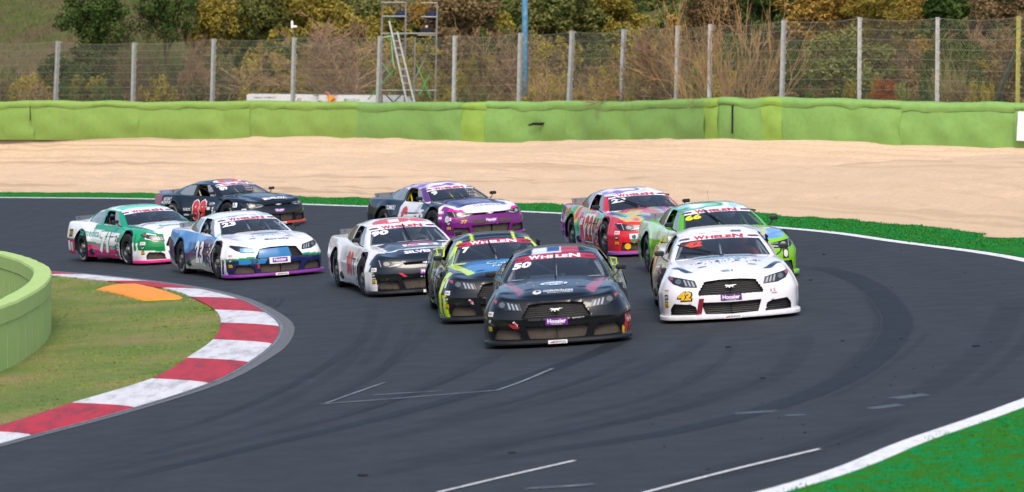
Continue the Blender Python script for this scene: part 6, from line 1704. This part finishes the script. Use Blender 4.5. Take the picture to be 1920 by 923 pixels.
# ---- scaffold camera tower
TD = 142.4
def tp(px, py, dd=0.): return at(px, py, TD + dd)
tb = tp(765, 205); tz = float(terrain_z(np.array(tb[0]), np.array(tb[1]))); tloc = np.array([tb[0], tb[1] + 1., tz])
tower = tag(empty('scaffold_tower', tuple(tloc)), 'grey steel scaffold tower with platform behind the fence', 'scaffold tower')
def tl(px, py, dd=0.): return tuple(tp(px, py, dd) - tloc)
def sc(px0, py0, px1, py1, d0=0., d1=None, r=.036, m=None, nm='tube'):
    return MB().tube([tl(px0, py0, d0), tl(px1, py1, d0 if d1 is None else d1)], r, 8).build(nm, m or M_SCAF, tower)
M_RUSTY = mat('rusty_tube', '#8c6a58', .7, vary=.3, vscale=5)
gy0 = 232
for a, b, top, dd in ((714, 716, 33, 0), (716, 717, 2, 2.2), (758, 761, 5, 0), (759, 760, 36, 2.2), (776, 778, 70, 0), (777, 778, 70, 2.2), (815, 820, 8, 0), (815, 819, 36, 2.2)):
    sc(a, gy0, b, top, dd, nm='standard', m=M_RUSTY if top == 2 else None)
for y in (5, 31, 63, 170):
    if y in (5, 31):
        sc(716, y, 761, y, 0, nm='ledger'); sc(789, y + 1, 820, y + 1, 0, nm='ledger')
    else:
        sc(714, y, 818, y, 0, nm='ledger'); sc(714, y, 818, y, 2.2, nm='ledger')
for y in (5, 63, 170):
    for x in (716, 760, 819): sc(x, y, x, y, 0, 2.2, nm='transom')
for a in ((760, 78, 815, 148), (778, 148, 815, 70), (716, 140, 758, 80), (716, 170, 760, 215), (760, 170, 716, 215), (778, 170, 815, 215), (815, 170, 778, 215)): sc(*a, 0., 2.2, .028, nm='brace')
M_GRN = mat('green_strap', '#3f9c46', .6, vary=.2); M_LGRN = mat('pale_green_strap', '#86cf86', .6)
for a in ((690, 187, 738, 132), (716, 118, 733, 142), (781, 121, 807, 184), (806, 138, 786, 180)): sc(*a, -.15, None, .026, M_GRN, 'strap')
for a in ((713, 72, 750, 64), (733, 68, 737, 118), (737, 118, 740, 128)): sc(*a, -.15, None, .026, M_LGRN, 'strap')
M_PLANK = mat('weathered_plank', '#a59c88', .85, vary=.2, vscale=6)
for q in range(4):
    V0_ = [tl(714, 65, .15 + q * .52), tl(761, 65, .15 + q * .52)]
    a_, b_ = np.array(V0_[0]), np.array(V0_[1]); MB().box((a_[0], a_[1], a_[2]), (b_[0], b_[1] + .45, b_[2] + .05)).build('plank', M_PLANK, tower)
    a_, b_ = np.array(tl(783, 67, .15 + q * .52)), np.array(tl(820, 67, .15 + q * .52)); MB().box((a_[0], a_[1], a_[2]), (b_[0], b_[1] + .45, b_[2] + .05)).build('plank', M_PLANK, tower)
# ladder leaning on it
la = tp(748, 196, -1.1); lad = tag(empty('ladder', (la[0], la[1], tz)), 'aluminium ladder leaning against the scaffold tower', 'ladder')
def ll(px, py, d): return tuple(tp(px, py, d) - np.array([la[0], la[1], tz]))
M_ALU = mat('aluminium', '#b9b7ae', .4, .5, vary=.1)
for x0, x1 in ((766, 731), (781, 745)):
    MB().tube([ll(x0 + 4, 225, -1.6), ll(x1 - (1 if x0 == 766 else 0), 40 if x0 == 766 else 60, -.2)], .044, 6).build('rail', M_ALU, lad)
for q in range(13):
    t = q / 12; y = 222 - (222 - 64) * t; xl = 770 - (770 - 735) * t; xr = 784 - (784 - 746) * t; d = -1.6 + 1.4 * t
    MB().tube([ll(xl, y, d), ll(xr, y, d)], .024, 6).build('rung', M_ALU, lad)
# covered lamps hanging from the top rails and a case on the platform
M_NAVY = mat('navy_cover', '#16203c', .8, vary=.3, vscale=6); M_DKC = mat('dark_case', '#1c1a1e', .8, vary=.2)
for x, y, lb in ((751, 29, 'dark blue covered lamp hanging above the ladder top'), (810, 30, 'dark blue covered lamp hanging above the black case')):
    c0 = tp(x, y, .6); o = empty('covered_lamp', tuple(c0)); tag(o, lb, 'lamp', 'covered lamps on the tower')
    mb = MB(); V = []; n_ = 10
    prof_ = [(0, .19), (.08, .21), (.21, .16), (.26, .0), (.23, -.12), (.14, -.20), (0, -.21)]
    mb.lathe([(r * (1 + .1 * math.sin(i * 2.1)), z_) for i, (r, z_) in enumerate(prof_)], 12, 'z'); mb.build('cover', M_NAVY, o, True)
    MB().tube([(0, 0, .13), (0, 0, (y - 4) / (FPX / TD))], .012, 6).build('hanger', M_BTRIM, o)
c0 = tp(800, 65, .9); o = tag(empty('equipment_case', tuple(c0)), 'black equipment case standing on the scaffold platform', 'case')
MB().box((-.28, -.2, 0.03), (.28, .2, .27), .03).build('shell', M_DKC, o); MB().sphere((.0, -.05, .33), .065, 12, (1, 1, 1.1)).build('white_knob', mat('white_plastic', '#e3e1de', .5), o, True); MB().box((-.08, -.21, .18), (.08, -.2, .22)).build('handle', M_BTRIM, o)
# ---- white camera on a fence post
pp = tops[5]; o = tag(empty('surveillance_camera', tuple(pp)), 'white surveillance camera on top of a fence post', 'camera')
s_ = FPX / pp[1]
MB().tube([(0, 0, -.05), (-.02, -.05, .12), (-.14, -.06, .25), (-.10, -.06, .36)], .012, 6).build('bracket', M_GALV, o)
MB().box((-.14, -.14, .36), (-.04, -.02, .70), .03).build('housing', mat('white_plastic', '#e3e1de', .5), o); MB().box((-.06, -.13, .40), (.12, -.05, .50), .03).build('arm', mat('white_plastic', '#e3e1de', .5), o)

# ---- long white van parked behind the barrier
VD = 148.0
v0, v1 = at(467, 176, VD), at(797, 181, VD)
vz = float(terrain_z(np.array((v0[0] + v1[0]) / 2), np.array(VD))); vroot = np.array([(v0[0] + v1[0]) / 2, VD, vz])
van = tag(empty('van', tuple(vroot)), 'long white van parked behind the green barrier, only its roof showing', 'van')
half = (v1[0] - v0[0]) / 2; ht = v0[2] - vz; ht2 = at(770, 179, VD)[2] - vz
M_VW = mat('white_van_paint', '#e4e2e2', .4, coat=.3, vary=.03)
prof_ = [(-half, .45), (-half, ht - .06), (-half + .06, ht), (half - 1.05, ht2), (half - .75, ht2 - .07), (half - .15, ht2 - .62), (half + .5, ht2 - 1.05), (half + .6, ht2 - 1.4), (half + .6, .45)]
MB().prism(prof_, 1, -1.0, 1.0).build('body', M_VW, van)
MB().add([(half - .70, -.9, ht2 - .10), (half - .70, .9, ht2 - .10), (half - .12, .9, ht2 - .61), (half - .12, -.9, ht2 - .61)], [(0, 1, 2, 3)]).build('windscreen', M_GLASS, van).location = (.02, 0, .02)
for x in (-half + 1.2, half - .5):
    for y in (-.95, .95):
        w_ = MB().lathe([(.16, -.1), (.34, -.1), (.36, -.06), (.36, .06), (.34, .1), (.16, .1)], 20, 'y', (x, y, .36)).build('wheel', M_TYRE, van, True)
def van_txt(s, px, py, h, col, **kw):
    V, F = text_tris(s, .01, 0, 1.3); p = at(px, py, VD - 1.003) - vroot; V = V * h
    return link('lettering', np_mesh('lettering', [(p[0] + a, -1.004, p[2] + b) for a, b in V], F, False), plate_mat(col), van)
van_txt('HEAD COMBAT', 498, 183, .075, '#3c3c40'); van_txt('SKODA', 662, 187.5, .11, '#5f9a6a')
def van_quad(pts, col, nm): 
    V = [at(a, b, VD - 1.003) - vroot for a, b in pts]; V = [(v[0], -1.0035, v[2]) for v in V]; return link(nm, py_mesh(nm, V, [(0, 1, 2, 3)]), plate_mat(col), van)
van_quad([(488, 188), (508, 188), (508, 194), (488, 194)], '#8d8a5e', 'side_window'); van_quad([(555, 192), (561, 184), (563, 184), (557, 192)], '#2b2c30', 'stripe'); van_quad([(560, 192), (565, 184), (567, 184), (562, 192)], '#c95a3c', 'stripe')
n_ = 12; pc = at(648, 187.5, VD - 1.003) - vroot; link('logo', py_mesh('logo', [(pc[0] + .07 * math.cos(2 * math.pi * i / n_), -1.0035, pc[2] + .07 * math.sin(2 * math.pi * i / n_)) for i in range(n_)], [tuple(range(n_))]), plate_mat('#79b088'), van)

# ---- marshal with a camera, standing behind the barrier
MD = 142.0
pm = at(624, 200, MD); mz = float(terrain_z(np.array(pm[0]), np.array(pm[1]))); hz_ = at(624, 167, MD)[2] - mz
q_ = hz_ / 1.72
J = [(0, 0, .92), (0, 0, 1.10), (-.03, -.0, 1.32), (-.07, 0, 1.42), (-.13, 0, 1.50), (-.17, 0, 1.56), (-.18, 0, 1.62), (-.19, 0, 1.68), (-.07, -.20, 1.36), (-.16, -.24, 1.12), (-.36, -.10, 1.24), (-.07, .20, 1.36), (-.16, .24, 1.12), (-.36, .08, 1.24), (.02, -.11, .88), (.0, -.12, .48), (.06, -.12, .08), (-.08, -.12, .03), (.02, .11, .88), (.02, .12, .48), (.08, .12, .08), (-.06, .12, .03), (-.42, -.05, 1.26), (-.42, .04, 1.26)]
E_ = [(0, 1), (1, 2), (2, 3), (3, 4), (4, 5), (5, 6), (6, 7), (3, 8), (8, 9), (9, 10), (10, 22), (3, 11), (11, 12), (12, 13), (13, 23), (0, 14), (14, 15), (15, 16), (16, 17), (0, 18), (18, 19), (19, 20), (20, 21)]
R_ = [(.16, .12), (.16, .12), (.18, .13), (.12, .10), .055, .085, .10, .085, .08, .06, .045, .08, .06, .045, .09, .065, .05, .045, .09, .065, .05, .045, .035, .035]
me = skin_mesh('marshal', [(a * q_, b * q_, c * q_) for a, b, c in J], E_, [tuple(x * q_ for x in r) if isinstance(r, tuple) else r * q_ for r in R_])
k = NT('marshal_clothes'); tc = k.n('TexCoord').outputs['Object']; sx_ = k.n('SeparateXYZ'); k.l(tc, sx_.inputs[0])
k.l(k.ramp(k.math('DIVIDE', sx_.outputs[2], 2. * q_), [(.0, C('#2a2c34')), (.45, C('#2a2c34')), (.455, C('#f09208')), (.735, C('#f09208')), (.74, C('#b98266'))]), k.b.inputs['Base Color']); k.b.inputs['Roughness'].default_value = .8
for e_ in k.t.nodes:
    if e_.type == 'VALTORGB': e_.color_ramp.interpolation = 'CONSTANT'
man = link('person', me, k.m); man.location = (pm[0], pm[1], mz)
tag(man, 'person in an orange top holding a camera behind the barrier', 'person')
MB().sphere((-.165 * q_, 0, 1.665 * q_), .105 * q_, 14, (1.05, .9, .78)).build('hair', mat('grey_brown_hair', '#4a4440', .9), man, True)
MB().box((-.275 * q_, -.03 * q_, 1.60 * q_), (-.25 * q_, .03 * q_, 1.64 * q_), .008).build('nose', mat('skin', '#b98266', .6), man)
cm = tag(empty('photo_camera', (pm[0] - .46 * q_, pm[1], mz + 1.27 * q_)), 'small camera with pale lens held by the person in orange', 'camera')
MB().box((-.06, -.08, -.05), (.05, .08, .06), .012).build('camera_body', M_BTRIM, cm); MB().lathe([(.035, 0), (.045, -.1), (.045, -.28), (0, -.28)], 12, 'x', (-.05, 0, 0)).build('lens', mat('pale_lens', '#c9c4bc', .5), cm, True)
# ---- green guard rail on the right, behind the fence
g0, g1 = at(1560, 190, 134), at(1885, 190, 129)
rl = tag(empty('guard_rail', (float(g0[0]), float(g0[1]), float(terrain_z(np.array(g0[0]), np.array(g0[1]))))), 'low green guard rail behind the fence near its end post', 'guard rail')
rl_o = np.array(rl.location); M_RAIL = mat('green_rail_paint', '#5d8a50', .6, vary=.15)
for h in (0, -.28): MB().tube([tuple(g0 - rl_o + (0, 0, h)), tuple(g1 - rl_o + (0, 0, h))], .05, 6).build('rail', M_RAIL, rl)
for q in range(7):
    p = g0 + (g1 - g0) * q / 6; MB().box((p[0] - rl_o[0] - .04, p[1] - rl_o[1] - .04, -.2), (p[0] - rl_o[0] + .04, p[1] - rl_o[1] + .04, p[2] - rl_o[2] + .08)).build('post', M_RAIL, rl)
